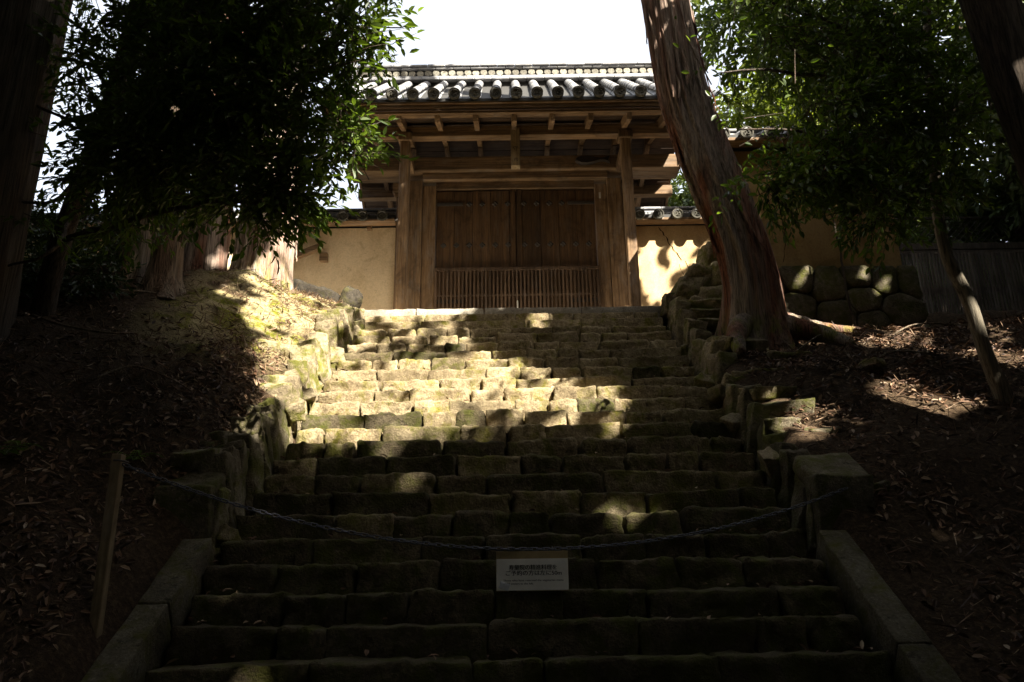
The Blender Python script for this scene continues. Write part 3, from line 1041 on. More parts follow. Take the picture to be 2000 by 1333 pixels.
# ------------------------------------------------------------------ plaster walls with tiled copings
def coping(parent, x0, x1, yf, z_eave, depth, xs):
    beam('eave_board', (x0, x1), (yf - .26, yf - .05), (z_eave - .075, z_eave - .028), 'wood_x', parent, 0.006)
    c = beam('coping', (x0, x1), (yf - .22, yf + depth + .22), (z_eave - .027, z_eave + .05), 'dark_tile', parent, 0.006)
    tile_slope(c, xs, yf - .32, z_eave, 0.42, 0.50)
    beam('ridge_core', (x0, x1), (yf + depth / 2 - .12, yf + depth / 2 + .12), (z_eave + .05, z_eave + .30), 'dark_tile', c, 0.01)
    for zz, off, dy in ((z_eave + .19, 0, .17), (z_eave + .245, .15, .15), (z_eave + .30, .08, .18)):
        x = x0 - off
        while x < x1:
            xa, xb = max(x, x0), min(x + .33, x1)
            if xb - xa > .04:
                beam('ridge_tile', (xa, xb), (yf + depth / 2 - dy, yf + depth / 2 + dy), (zz + random.uniform(-.004, .004), zz + .045), 'roof_tile', c, 0.012)
            x += .334


YW = 13.28
wl = thing('plaster_wall', (-4.5, YW, Z_TOP), 'cream plaster wall with tiled coping to the left of the gate', 'wall')
beam('plaster', (-11.0, -2.085), (YW, YW + .45), (3.6, 6.40), 'cream_plaster', wl, 0.01)
coping(wl, -11.0, -2.085, YW, 6.48, .45, [-2.30 - .352 * i for i in range(11)])
beam('beam_stub', (-2.62, -2.53), (YW - .07, YW + .02), (6.34, 6.402), 'wood_y', wl, 0.004)
# projecting timber end on the wall behind the cypress
beam('timber_end', (-3.44, -3.30), (YW - .10, YW + .02), (5.72, 5.88), 'wood_x', wl, 0.006)
beam_between('timber_board', (-4.30, YW - .14, 5.60), (-3.38, YW - .14, 5.99), .12, .10, 'wood_x', wl)
wr = thing('plaster_wall', (3.0, YW, Z_TOP), 'sunlit ochre plaster wall with tiled coping between the gate and the leaning trunk', 'wall')
beam('plaster', (2.205, 5.2), (YW, YW + .45), (3.6, 6.36), 'plaster', wr, 0.01)
coping(wr, 2.205, 5.2, YW, 6.43, .45, [2.66 + .342 * i - .342 for i in range(8)])


def crack(parent, pts, y, w=0.012):
    v, f = [], []
    for i, (x, z) in enumerate(pts):
        ww = w * (1 - .6 * i / len(pts)) * random.uniform(.6, 1.4)
        v += [(x - ww, y, z), (x + ww, y, z - .004)]
    for i in range(len(pts) - 1):
        f.append((2 * i, 2 * i + 1, 2 * i + 3, 2 * i + 2))
    obj('crack', v, f, 'crack', parent)


def jag(x0, z0, x1, z1, n, a):
    return [(x0 + (x1 - x0) * i / n + random.uniform(-a, a), z0 + (z1 - z0) * i / n + random.uniform(-a, a)) for i in range(n + 1)]


crack(wr, jag(2.72, 6.32, 3.03, 5.75, 12, .015) + jag(3.05, 5.73, 3.35, 5.35, 8, .02) + jag(3.36, 5.33, 3.42, 5.0, 6, .015), YW - .003)
crack(wr, jag(3.02, 5.6, 3.2, 5.1, 7, .02), YW - .003, .006)

# the big shaded wall on the right: plaster on a base of fitted stones
YR = 10.45
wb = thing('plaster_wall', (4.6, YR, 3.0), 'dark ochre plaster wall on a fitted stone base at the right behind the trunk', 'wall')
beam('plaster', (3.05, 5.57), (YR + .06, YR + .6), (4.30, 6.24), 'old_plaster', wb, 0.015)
coping(wb, 3.0, 5.75, YR + .06, 6.34, .54, [3.12 + .345 * i for i in range(8)])
crack(wb, jag(4.05, 5.75, 3.98, 5.2, 8, .02) + jag(3.98, 5.18, 3.90, 4.45, 10, .02), YR + .057, .010)
crack(wb, jag(5.05, 5.5, 5.12, 5.0, 7, .02) + jag(5.12, 5.0, 4.88, 4.7, 5, .02) + jag(4.88, 4.7, 4.86, 4.4, 4, .01), YR + .057, .009)
crack(wb, jag(4.0, 5.4, 3.7, 5.15, 7, .02), YR + .057, .007)


def clip_poly(poly, px, py, nx_, ny_):
    out = []
    for i in range(len(poly)):
        a_, b_ = poly[i], poly[(i + 1) % len(poly)]
        da = (a_[0] - px) * nx_ + (a_[1] - py) * ny_
        db = (b_[0] - px) * nx_ + (b_[1] - py) * ny_
        if da <= 0:
            out.append(a_)
        if da * db < 0:
            t = da / (da - db)
            out.append((a_[0] + (b_[0] - a_[0]) * t, a_[1] + (b_[1] - a_[1]) * t))
    return out


def fitted_stones(parent, x0, x1, z0, z1, y, nst, mat, seed, batter=0.12):
    rr = random.Random(seed)
    pts = [(rr.uniform(x0, x1), rr.uniform(z0, z1)) for _ in range(nst)]
    for _ in range(6):                                  # spread the seeds evenly but not regularly
        new = []
        for i, p in enumerate(pts):
            poly = [(x0, z0), (x1, z0), (x1, z1), (x0, z1)]
            for j, q in enumerate(pts):
                if i != j:
                    poly = clip_poly(poly, (p[0] + q[0]) / 2, (p[1] + q[1]) / 2, q[0] - p[0], q[1] - p[1])
            cx = sum(v[0] for v in poly) / len(poly)
            cz = sum(v[1] for v in poly) / len(poly)
            new.append((p[0] * .35 + cx * .65 + rr.uniform(-.03, .03), p[1] * .35 + cz * .65 + rr.uniform(-.03, .03)))
        pts = new
    for i, p in enumerate(pts):
        poly = [(x0, z0), (x1, z0), (x1, z1), (x0, z1)]
        for j, q in enumerate(pts):
            if i != j:
                poly = clip_poly(poly, (p[0] + q[0]) / 2, (p[1] + q[1]) / 2, q[0] - p[0], q[1] - p[1])
        cx = sum(v[0] for v in poly) / len(poly)
        cz = sum(v[1] for v in poly) / len(poly)
        # subdivide the outline and round its corners
        ring = []
        m = len(poly)
        for j in range(m):
            a_, b_ = poly[j], poly[(j + 1) % m]
            for t in (0.14, 0.38, 0.62, 0.86):
                ring.append((a_[0] + (b_[0] - a_[0]) * t, a_[1] + (b_[1] - a_[1]) * t))
        push = rr.uniform(-.03, .03)
        v, f = [], []
        k = len(ring)
        levels = [(0.975, .30), (0.975, .035), (0.945, .004), (0.86, -.014), (0.5, -.026)]
        for sc_, dy in levels:
            for (x, z) in ring:
                jx, jz = rr.uniform(-.008, .008), rr.uniform(-.008, .008)
                zz = cz + (z - cz) * sc_ + jz
                v.append((cx + (x - cx) * sc_ + jx, y + push + dy - batter * (z1 - zz) / (z1 - z0) + rr.uniform(-.008, .008) * (sc_ < .96), zz))
        for l in range(len(levels) - 1):
            for j in range(k):
                f.append((l * k + j, l * k + (j + 1) % k, (l + 1) * k + (j + 1) % k, (l + 1) * k + j))
        f.append(tuple((len(levels) - 1) * k + j for j in range(k)))
        obj('wall_stone', v, f, mat, parent, True)


fitted_stones(wb, 3.1, 5.75, 2.85, 4.36, YR, 19, 'mossy_wall', 5)
beam('rubble_core', (3.12, 5.70), (YR + .16, YR + .62), (2.6, 4.30), 'soil', wb, 0.02)

# slatted fence far right
fence = thing('slat_fence', (7.2, 12.6, 3.7), 'weathered grey fence of thin upright slats beyond the right wall', 'fence')
beam('rail', (6.2, 9.4), (12.56, 12.64), (5.40, 5.48), 'grey_fence', fence, .006)
beam('rail', (6.2, 9.4), (12.57, 12.65), (5.50, 5.62), 'grey_fence', fence, .006)
beam('rail', (6.2, 9.4), (12.56, 12.64), (4.72, 4.80), 'grey_fence', fence, .006)
for i in range(56):
    xx = 6.22 + i * .056
    beam('slat', (xx, xx + .036), (12.53 + random.uniform(-.006, .006), 12.556), (3.85, 5.42), 'grey_fence', fence, .004)
wire = thing('wire_fence', (7.8, 12.95, 4.0), 'thin diamond wire netting above the slat fence', 'fence')
mb = MB()
for i in range(-10, 34):
    for sg in (-1, 1):
        xa = 6.2 + i * .11
        mb.add(*tube([(xa, 12.95, 5.3), (xa + sg * .95, 12.95, 6.25)], .005, 4, False))
mb.obj('netting', 'iron', wire)
beam('post', (6.15, 6.22), (12.92, 12.98), (3.6, 6.35), 'iron', wire, .006)
beam('top_rail', (6.22, 9.5), (12.93, 12.97), (6.25, 6.29), 'iron', wire, .004)

# ------------------------------------------------------------------ light gaps in the canopy
Sx, Sy, Sz = TO_SUN
KY = Sz / -Sy                                           # fall per metre of travel in +Y along a sun ray
KX = Sx / -Sy


def sun_uv(P):
    """where the sun ray through each point meets the extended plane of the stairs"""
    zp = EDGE_Z0 + SLOPE * (P[:, 1] - EDGE_Y0)
    dy = (P[:, 2] - zp) / (SLOPE + KY)
    return P[:, 0] - KX * dy, P[:, 1] + dy


def in_poly(u, v, poly):
    ins = np.zeros(len(u), dtype=bool)
    n_ = len(poly)
    for i in range(n_):
        x1, y1 = poly[i]
        x2, y2 = poly[(i + 1) % n_]
        c = ((y1 > v) != (y2 > v)) & (u < (x2 - x1) * (v - y1) / (y2 - y1 + 1e-12) + x1)
        ins ^= c
    return ins


GAPS = [
    # the big opening: left bank, left and middle of the stairs, left half of the terrace
    [(-2.7, 7.60), (-1.7, 7.15), (-0.9, 7.15), (0.1, 7.65), (1.25, 8.05), (1.3, 8.55), (0.45, 8.98), (-0.15, 9.4), (-0.45, 10.1), (-0.55, 10.9), (0.15, 11.1), (0.0, 11.6), (-0.4, 12.3), (-3.0, 12.4), (-4.1, 11.4), (-4.0, 10.2), (-3.4, 8.9)],
    # open sky over the gate roof
    [(-6.5, 13.25), (2.4, 13.25), (3.0, 17.5), (-6.5, 17.5)],
    # the plaster wall right of the gate and the foot of its post
    [(2.3, 12.25), (4.2, 12.2), (4.2, 13.8), (2.2, 13.7)],
    # the terrace before the gate
    [(-7.0, 11.40), (2.4, 11.48), (2.4, 12.60), (-7.0, 12.62)],
]
dap = np.random.default_rng(21)


def dapples(n, u0, u1, v0, v1, r0, r1):
    return [(dap.uniform(u0, u1), dap.uniform(v0, v1), dap.uniform(r0, r1)) for _ in range(n)]


DAPPLES = (dapples(13, .2, 2.1, 7.5, 8.6, .05, .14) + dapples(70, 2.3, 6.6, 6.9, 9.8, .05, .22) + dapples(5, 2.4, 5.2, 9.8, 11.6, .06, .12)
           + dapples(10, .2, 3.0, 9.6, 11.8, .06, .15) + dapples(4, .2, 2.0, 10.4, 11.3, .05, .11) + [(0.85, 6.25, .13), (1.2, 6.25, .06), (2.9, 9.45, .12), (2.8, 9.7, .10), (2.75, 9.95, .07), (3.1, 9.3, .08)] + dapples(110, 2.3, 6.6, 6.8, 9.9, .0, .06)
           + dapples(4, -4.6, -3.6, 9.0, 11, .06, .12))
EDGE_LEAVES = [(-2.62, 7.30, .24), (-2.95, 7.75, .16), (-2.4, 7.0, .12), (-3.3, 8.0, .10)]    # openings that light the tips of the left boughs


DAPPLES = [d_ for d_ in DAPPLES if not (1.3 < d_[0] < 2.7 and 7.7 < d_[1] < 9.3)]


def lit(P, keep=0.015, seed=3, canopy=False):
    """True where a leaf at P would close one of the gaps"""
    u, v = sun_uv(P)
    j = np.random.default_rng(seed)
    m = np.zeros(len(P), dtype=bool)
    for i, g in enumerate(GAPS):
        m |= in_poly(u + j.normal(0, .10, len(P)), v + j.normal(0, .10, len(P)), g) & (j.random(len(P)) > (0.13 if i == 2 else np.where((v > 9.35) & (v < 10.75) & (u > -2.3), .10, keep)))
    m &= ~((np.abs(u + 1.79 + .783 * (v - 12)) < .24) & (v > 11.82) & (v < 12.75) & (j.random(len(P)) < .85))
    for (a_, b_, r_) in DAPPLES + (EDGE_LEAVES if canopy else []):
        m |= ((u - a_) ** 2 + (v - b_) ** 2) < (r_ + .07) ** 2
    return m


# ------------------------------------------------------------------ trees
def leaf_cloud(base, direc, normal, length, width, rr, fold=0.18):
    """two-sided folded leaves: arrays in, verts/faces out"""
    n_ = len(base)
    a_ = direc / np.linalg.norm(direc, axis=1, keepdims=True)
    b_ = np.cross(normal, a_)
    b_ /= np.linalg.norm(b_, axis=1, keepdims=True) + 1e-9
    c_ = np.cross(a_, b_)
    L_ = length[:, None]
    W_ = width[:, None]
    droop = rr.uniform(-.05, .22, n_)[:, None] * L_
    p0 = base
    p5 = base + a_ * L_ - c_ * droop
    r1 = base + a_ * L_ * .30 + b_ * W_ * .46 + c_ * W_ * fold
    r2 = base + a_ * L_ * .68 + b_ * W_ * .40 + c_ * (W_ * fold - droop * .4)
    l1 = base + a_ * L_ * .30 - b_ * W_ * .46 + c_ * W_ * fold
    l2 = base + a_ * L_ * .68 - b_ * W_ * .40 + c_ * (W_ * fold - droop * .4)
    v = np.stack([p0, r1, r2, p5, l2, l1], 1).reshape(-1, 3)
    i0 = np.arange(n_) * 6
    f = np.concatenate([np.stack([i0, i0 + 1, i0 + 2, i0 + 3], 1), np.stack([i0, i0 + 3, i0 + 4, i0 + 5], 1)])
    return v, f


def twigs_in_blobs(blobs, rr, shell=0.5):
    """random twig roots and directions in ellipsoids (cx,cy,cz,rx,ry,rz,n)"""
    P, D = [], []
    for (cx, cy, cz, rx, ry, rz, n_) in blobs:
        d = rr.normal(size=(n_, 3))
        d /= np.linalg.norm(d, axis=1, keepdims=True)
        rad = rr.random(n_) ** shell
        P.append(np.array([cx, cy, cz]) + d * rad[:, None] * np.array([rx, ry, rz]))
        o_ = d * 0.7 + rr.normal(size=(n_, 3)) * 0.55
        o_[:, 2] -= 0.15
        D.append(o_ / np.linalg.norm(o_, axis=1, keepdims=True))
    return np.concatenate(P), np.concatenate(D)


def foliage(blobs, seed, leaf_l=(.07, .11), ratio=.42, per=9, twig=.34, keep_gap=True, shell=.5, twig_r=.0025, cull=None):
    rr = np.random.default_rng(seed)
    P, D = twigs_in_blobs(blobs, rr, shell)
    n_ = len(P)
    ref = rr.normal(size=(n_, 3))
    S = np.cross(D, ref)
    S /= np.linalg.norm(S, axis=1, keepdims=True)
    S[:, 2] *= .45
    S /= np.linalg.norm(S, axis=1, keepdims=True)
    LB, LD, LN = [], [], []
    for j in range(per):
        t = (j + .4) / per
        side = 1 if j % 2 else -1
        b_ = P + D * (twig * t) + np.array([0, 0, -.10]) * (t * t * twig)
        d_ = D * (.55 + .5 * t) + S * side * (.85 - .5 * t) + rr.normal(size=(n_, 3)) * .22
        d_[:, 2] -= .15
        LB.append(b_)
        LD.append(d_)
        nn = rr.normal(size=(n_, 3)) * .55
        nn[:, 2] += 1.0
        LN.append(nn)
    B, DD, NN = np.concatenate(LB), np.concatenate(LD), np.concatenate(LN)
    tw = np.concatenate([np.arange(n_)] * per)
    ok = np.ones(len(B), dtype=bool)
    if keep_gap:
        ok &= ~lit(B)
    if cull is not None:
        ok &= ~cull(B)
    ok &= rr.random(len(B)) > .06
    ttint = rr.random(n_)
    B, DD, NN, tw = B[ok], DD[ok], NN[ok], tw[ok]
    ln = rr.uniform(leaf_l[0], leaf_l[1], len(B))
    v, f = leaf_cloud(B, DD, NN, ln, ln * ratio * rr.uniform(.85, 1.15, len(B)), rr)
    tint = np.clip(.25 * rr.random(len(B)) + .65 * ttint[tw], 0, .95)
    tint[rr.random(len(B)) < .015] = 1.0
    return v, f, np.repeat(tint, 6), (P, D)


def add_crown(tree, data, mat, name='crown'):
    v, f, t, _ = data
    o_ = obj(name, v, f, mat, tree, False, t)
    o_['kind'] = 'stuff'
    return o_


def add_twigs(tree, data, mat='bark_dark', L=.34, r=.003, frac=1.0):
    P, D = data[3]
    k_ = ~(lit(P + D * .17) | lit(P) | lit(P + D * .33))
    P, D = P[k_], D[k_]
    n_ = len(P)
    k = int(n_ * frac)
    rr = np.random.default_rng(5)
    S = np.cross(D, rr.normal(size=(n_, 3)))
    S /= np.linalg.norm(S, axis=1, keepdims=True)
    T = np.cross(D, S)
    v = []
    for e, rad in ((-.35, r * 1.6), (1.0, r * .6)):
        c = P + D * (L * e) + np.array([0, 0, -.10]) * (e * abs(e) * L)
        for q in range(3):
            an = q * 2 * math.pi / 3
            v.append(c + (S * math.cos(an) + T * math.sin(an)) * rad)
    V = np.stack(v, 1)[:k].reshape(-1, 3)
    i0 = np.arange(k) * 6
    f = np.concatenate([np.stack([i0 + q, i0 + (q + 1) % 3, i0 + 3 + (q + 1) % 3, i0 + 3 + q], 1) for q in range(3)])
    o_ = obj('twigs', V, f, mat, tree)
    o_['kind'] = 'stuff'
    return o_


def spline(pts, n_):
    P = [Vector(p[:3]) for p in pts]
    rad = [p[3] for p in pts]
    out, ro = [], []
    m = len(P) - 1
    for i in range(n_ + 1):
        t = i / n_ * m
        k = min(int(t), m - 1)
        u = t - k
        p0, p1, p2, p3 = P[max(k - 1, 0)], P[k], P[k + 1], P[min(k + 2, m)]
        out.append(0.5 * ((2 * p1) + (p2 - p0) * u + (2 * p0 - 5 * p1 + 4 * p2 - p3) * u * u + (3 * p1 - p0 - 3 * p2 + p3) * u ** 3))
        ro.append(rad[k] * (1 - u) + rad[k + 1] * u)
    return out, ro


def trunk(tree, pts, mat, seg=60, ns=48, ridge=.05, flute=.0, seed=0, name='trunk', flare=0.0, flare_h=.7, roots=5):
    path, rad = spline(pts, seg)
    rr = np.random.default_rng(seed)
    ph = rr.uniform(0, 6.28, 8)
    vs, fs = tube(path, rad, ns)
    V = np.array(vs)
    z0 = path[0].z
    for i, p in enumerate(path):
        h = p.z - z0
        fl = math.exp(-max(h, 0) / flare_h)
        for k in range(ns):
            q = V[i * ns + k]
            d = q - np.array(p)
            an = 2 * math.pi * k / ns
            g = 1.0
            g += flute * (math.sin(3 * an + ph[0] + h * .12) * .6 + math.sin(5 * an + ph[1] - h * .2) * .4)
            g += ridge * (noise.noise(Vector((math.cos(an) * 6 + ph[2], math.sin(an) * 6, h * .55))) + .8 * noise.noise(Vector((math.cos(an) * 13, math.sin(an) * 13 + ph[3], h * .9))))
            lobe = .5 + .5 * math.cos(roots * an + ph[4] + .6 * math.sin(2 * an + ph[5]))
            g += flare * fl * (0.25 + 1.15 * lobe ** 2)
            V[i * ns + k] = np.array(p) + d * g
    return obj(name, V, fs, mat, tree, True)


def limb(tree, pts, mat, seg=14, ns=8, name='limb'):
    path, rad = spline(pts, seg)
    rr = random.Random(len(pts) + int(abs(pts[0][0]) * 1000))
    path = [p + Vector((rr.uniform(-.012, .012), rr.uniform(-.012, .012), rr.uniform(-.012, .012))) for p in path]
    vs, fs = tube(path, rad, ns)
    return obj(name, vs, fs, mat, tree, True)


def pix(x, y, Y):
    """world point on the photograph's ray through a pixel at depth Y (used to read positions off the photograph)"""
    u, v = x - 1000, 666.5 - y
    u2 = u * math.cos(ROLL) + v * math.sin(ROLL)
    v2 = -u * math.sin(ROLL) + v * math.cos(ROLL)
    d = Vector((u2, F_PX * math.cos(TILT) - v2 * math.sin(TILT), F_PX * math.sin(TILT) + v2 * math.cos(TILT)))
    return d * (Y / d.y)


# --- the leaning cypress right of the stairs
t = thing('leaning_cypress', (2.95, 9.2, 2.75), 'tall cypress trunk leaning left beside the upper right of the stairs', 'tree')
LEAN = [(1478, 760, .50), (1478, 690, .42), (1474, 620, .36), (1466, 545, .33), (1440, 458, .315), (1385, 330, .315), (1340, 210, .315), (1316, 100, .31), (1298, 0, .305)]
lean = [(*pix(x, y, 9.2 - .02 * i_), r_) for i_, (x, y, r_) in enumerate(LEAN)]
trunk(t, lean + [(1.85, 8.9, 11, .24), (1.65, 8.8, 14, .18), (1.5, 8.7, 18.5, .05)],
      'bark_cypress', 150, 110, .13, .06, 3, 'trunk', .58, .45, 5)
for (p0, p1, p2, r0) in [((2.75, 8.95, 3.0), (2.55, 8.65, 2.75), (2.50, 8.35, 2.45), .16), ((3.25, 8.95, 2.95), (3.55, 8.7, 2.78), (3.75, 8.4, 2.55), .15), ((3.35, 9.2, 3.1), (3.75, 9.15, 2.98), (4.2, 9.0, 2.9), .13)]:
    limb(t, [(*p0, r0), (*p1, r0 * .7), (*p2, r0 * .35)], 'bark_cypress', 12, 12, 'root')


def bark_strips(tree, path_pts, mat, n_, seed, z_lo, z_hi):
    """long fibrous strips of bark that stand a little off the trunk"""
    rr = random.Random(seed)
    path, rad = spline(path_pts, 160)
    for _ in range(n_):
        an = rr.uniform(math.pi, 2 * math.pi)             # the side towards the stairs
        z1 = rr.uniform(z_lo, z_hi)
        ln_ = rr.uniform(.4, 1.3)
        w_ = rr.uniform(.012, .035)
        vs, fs, m_ = [], [], 0
        pk = [(p, r) for p, r in zip(path, rad) if z1 <= p.z <= z1 + ln_]
        for q, (p, r) in enumerate(pk):
            u = q / max(1, len(pk) - 1)
            a2 = an + .10 * math.sin(u * 3 + z1)
            ww = w_ * math.sin(math.pi * (.08 + .88 * u)) / r
            lift = .012 + .035 * (1 - u) ** 3 * rr.uniform(.7, 1.2)
            for (da, dl) in ((-ww, 0), (0, .010), (ww, 0)):
                vs.append((p.x + math.cos(a2 + da) * (r * 1.06 + lift + dl), p.y + math.sin(a2 + da) * (r * 1.06 + lift + dl), p.z))
        for q in range(len(pk) - 1):
            fs += [(3 * q, 3 * q + 1, 3 * q + 4, 3 * q + 3), (3 * q + 1, 3 * q + 2, 3 * q + 5, 3 * q + 4)]
        if len(pk) > 3:
            obj('bark_strip', vs, fs, mat, tree)


bark_strips(t, lean, 'bark_cypress', 34, 4, 3.3, 7.2)
limb(t, [(2.30, 8.76, 7.1, .012), (2.42, 8.72, 6.6, .011), (2.62, 8.80, 6.2, .008)], 'bark_cypress', 8, 6, 'loose_bark_strip')
add_crown(t, foliage([(1.5, 8.6, 17.5, 1.5, 1.5, 2.2, 700)], 31, (.10, .16), .35, 9, .5, False), 'leaf_conifer')

# --- the sunlit cypress behind the left bank
t = thing('pale_cypress', (-3.56, 10.6, 4.1), 'thick pale cypress trunk in full sun on the mossy left bank', 'tree')
PALE = [(-3.56, 10.6, 3.7, .47), (-3.56, 10.6, 4.2, .42), (-3.55, 10.62, 5.2, .395), (-3.56, 10.65, 6.6, .37), (-3.60, 10.7, 8.5, .33), (-3.7, 10.8, 12, .26), (-3.8, 10.9, 16, .10)]
bark_strips(t, PALE, 'bark_pale', 26, 6, 4.4, 7.0)
trunk(t, PALE,
      'bark_pale', 130, 100, .12, .05, 8, 'trunk', .28, .5, 6)
add_crown(t, foliage([(-3.8, 11.2, 15.5, 1.6, 1.6, 2.5, 600)], 32, (.10, .16), .35, 9, .5, False), 'leaf_conifer')
t = thing('shaded_cypress', (-4.15, 9.75, 3.75), 'brown cypress trunk half in shade left of the pale cypress', 'tree')
trunk(t, [(-4.12, 9.75, 3.3, .42), (-4.10, 9.75, 3.9, .33), (-4.06, 9.76, 4.8, .29), (-4.1, 9.8, 6.4, .27), (-4.2, 9.9, 9, .24), (-4.4, 10, 13, .12)],
      'bark_cypress', 90, 48, .10, .06, 12, 'trunk', .25, .45, 5)
add_crown(t, foliage([(-4.6, 10.2, 12.5, 2.0, 1.8, 2.4, 700)], 33, (.14, .22), .35, 9, .6), 'leaf_conifer')
t = thing('broad_dark_cypress', (-5.3, 10.4, 4.3), 'broad dark trunk deep in the shade behind the left foliage', 'tree')
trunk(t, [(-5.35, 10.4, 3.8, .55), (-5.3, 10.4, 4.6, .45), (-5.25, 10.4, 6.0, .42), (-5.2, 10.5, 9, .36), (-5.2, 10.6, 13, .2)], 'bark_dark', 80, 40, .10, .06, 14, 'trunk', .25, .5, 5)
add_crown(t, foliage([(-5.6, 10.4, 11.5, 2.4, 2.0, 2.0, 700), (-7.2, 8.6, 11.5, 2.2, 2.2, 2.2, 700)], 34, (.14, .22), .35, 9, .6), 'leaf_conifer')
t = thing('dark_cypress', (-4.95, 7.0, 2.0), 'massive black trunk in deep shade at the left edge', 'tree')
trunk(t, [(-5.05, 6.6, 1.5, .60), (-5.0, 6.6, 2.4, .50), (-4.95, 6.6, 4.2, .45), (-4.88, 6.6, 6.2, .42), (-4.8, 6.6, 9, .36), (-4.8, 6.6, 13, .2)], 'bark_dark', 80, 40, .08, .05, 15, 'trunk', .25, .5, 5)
add_crown(t, foliage([(-4.4, 6.4, 9.2, 2.0, 2.2, 1.8, 800), (-6.4, 6.0, 9.0, 2.0, 2.2, 2.4, 800)], 35, (.14, .22), .35, 9, .6), 'leaf_conifer')
t = thing('slanting_thin_tree', (-5.45, 9.6, 4.1), 'thin slanting dark trunk in the gap beside the massive left trunk', 'tree')
trunk(t, [(-6.0, 9.6, 3.6, .14), (-5.75, 9.6, 5.0, .115), (-5.5, 9.6, 6.3, .10), (-5.25, 9.6, 8.2, .08), (-5.0, 9.6, 10.5, .04)], 'bark_dark', 50, 20, .10, .04, 16, 'trunk', .3, .3, 4)

# --- broadleaf tree whose boughs hang in from the left
t = thing('broadleaf_tree', (-4.7, 7.5, 2.2), 'dense dark evergreen tree hanging over the left of the stairs', 'tree')
trunk(t, [(-4.7, 7.5, 2.0, .13), (-4.62, 7.4, 3.0, .105), (-4.3, 7.1, 3.9, .09), (-3.8, 6.6, 4.8, .075), (-3.3, 6.0, 6.5, .05)], 'bark_dark', 50, 20, .08, .03, 17)
LB = [(-2.05, 5.7, 3.30, .55, .5, .34, 100), (-1.75, 5.6, 3.85, .60, .5, .55, 250), (-2.45, 5.7, 4.15, .70, .6, .70, 300), (-2.8, 5.9, 3.6, .60, .6, .45, 240), (-1.55, 5.6, 4.75, .70, .6, .5, 220), (-2.6, 5.9, 5.0, .9, .7, .6, 300),
      (-1.98, 5.6, 2.92, .38, .35, .15, 52), (-1.66, 5.5, 3.02, .24, .3, .2, 40), (-3.2, 6.3, 4.4, .7, .6, .9, 260), (-1.30, 5.5, 3.35, .24, .3, .28, 42), (-1.22, 5.4, 4.3, .30, .35, .30, 55), (-3.4, 6.4, 3.6, .5, .5, .5, 170), (-1.95, 5.6, 5.7, .9, .7, .5, 180)]
LB = [(*b_[:6], int(b_[6] * 1.35)) for b_ in LB]
fd = foliage(LB, 41, (.055, .105), .42, 9, .32)
add_crown(t, fd, 'leaf_green')
add_twigs(t, fd)
for pts in ([(-4.3, 7.1, 3.9, .04), (-2.9, 6.0, 3.9, .028), (-2.2, 5.7, 3.9, .018), (-1.5, 5.5, 4.1, .008)], [(-4.5, 7.25, 3.4, .035), (-3.0, 6.1, 3.1, .024), (-2.3, 5.7, 3.0, .016), (-1.7, 5.5, 2.8, .007)],
            [(-3.8, 6.6, 4.8, .04), (-2.7, 5.9, 5.0, .028), (-2.0, 5.7, 5.2, .018), (-1.2, 5.5, 5.0, .008)], [(-3.8, 6.6, 4.5, .03), (-4.1, 6.5, 4.3, .018), (-4.7, 6.6, 4.6, .008)], [(-4.1, 6.95, 4.2, .03), (-4.2, 6.6, 3.5, .018), (-4.8, 6.7, 3.6, .008)],
            [(-4.4, 7.2, 3.6, .025), (-4.2, 6.6, 2.95, .015), (-4.9, 6.7, 2.85, .007)], [(-1.9, 5.6, 4.2, .012), (-1.3, 5.45, 4.4, .008), (-0.75, 5.35, 4.35, .004)]):
    limb(t, pts, 'bark_dark')
gapd = foliage([(-3.9, 6.5, 4.4, .3, .4, .9, 34), (-4.4, 6.6, 3.3, .4, .3, .3, 12), (-4.3, 6.6, 5.1, .35, .3, .4, 40), (-3.9, 6.5, 5.4, .5, .4, .35, 70), (-4.3, 6.6, 4.2, .3, .3, .3, 6)], 43, (.06, .10), .42, 8, .32)
add_crown(t, gapd, 'leaf_green')
add_twigs(t, gapd)
# the leaves that stand out singly against the sky, one by one
me_leaf = []
for q in range(4):
    rr = np.random.default_rng(60 + q)
    v, f = leaf_cloud(np.zeros((1, 3)), np.array([[1., 0, 0]]), np.array([[0, 0, 1.]]), np.array([.105]), np.array([.046]), rr)
    m_ = mesh_from('leaf', v, f, False, np.full(6, .3 + .15 * q))
    m_.materials.append(MAT['leaf_green'])
    me_leaf.append(m_)


for (x, y) in [(715, 42), (722, 48), (735, 60), (745, 50), (760, 48), (725, 75), (712, 68), (700, 100), (722, 115), (735, 105), (772, 85), (785, 62), (783, 35), (790, 50), (800, 74), (815, 66), (745, 82), (757, 80), (768, 78), (703, 122), (718, 125), (730, 128), (690, 60), (696, 85), (747, 108), (706, 140)]:
    p = pix(x, y, 5.0 + random.uniform(-.12, .12))
    place('leaf', random.choice(me_leaf), None, t, p, (random.uniform(-.7, .7), random.uniform(.0, .6), random.uniform(-.9, .7)), (random.uniform(.85, 1.15),) * 3)
for pts in ([(660, 90), (700, 75), (740, 62), (790, 55)], [(670, 110), (720, 92), (770, 82), (815, 68)], [(660, 130), (700, 118), (735, 108)]):
    limb(t, [(*pix(x, y, 5.05), .006 - .0014 * i) for i, (x, y) in enumerate(pts)], 'bark_dark', 8, 5, 'twig')

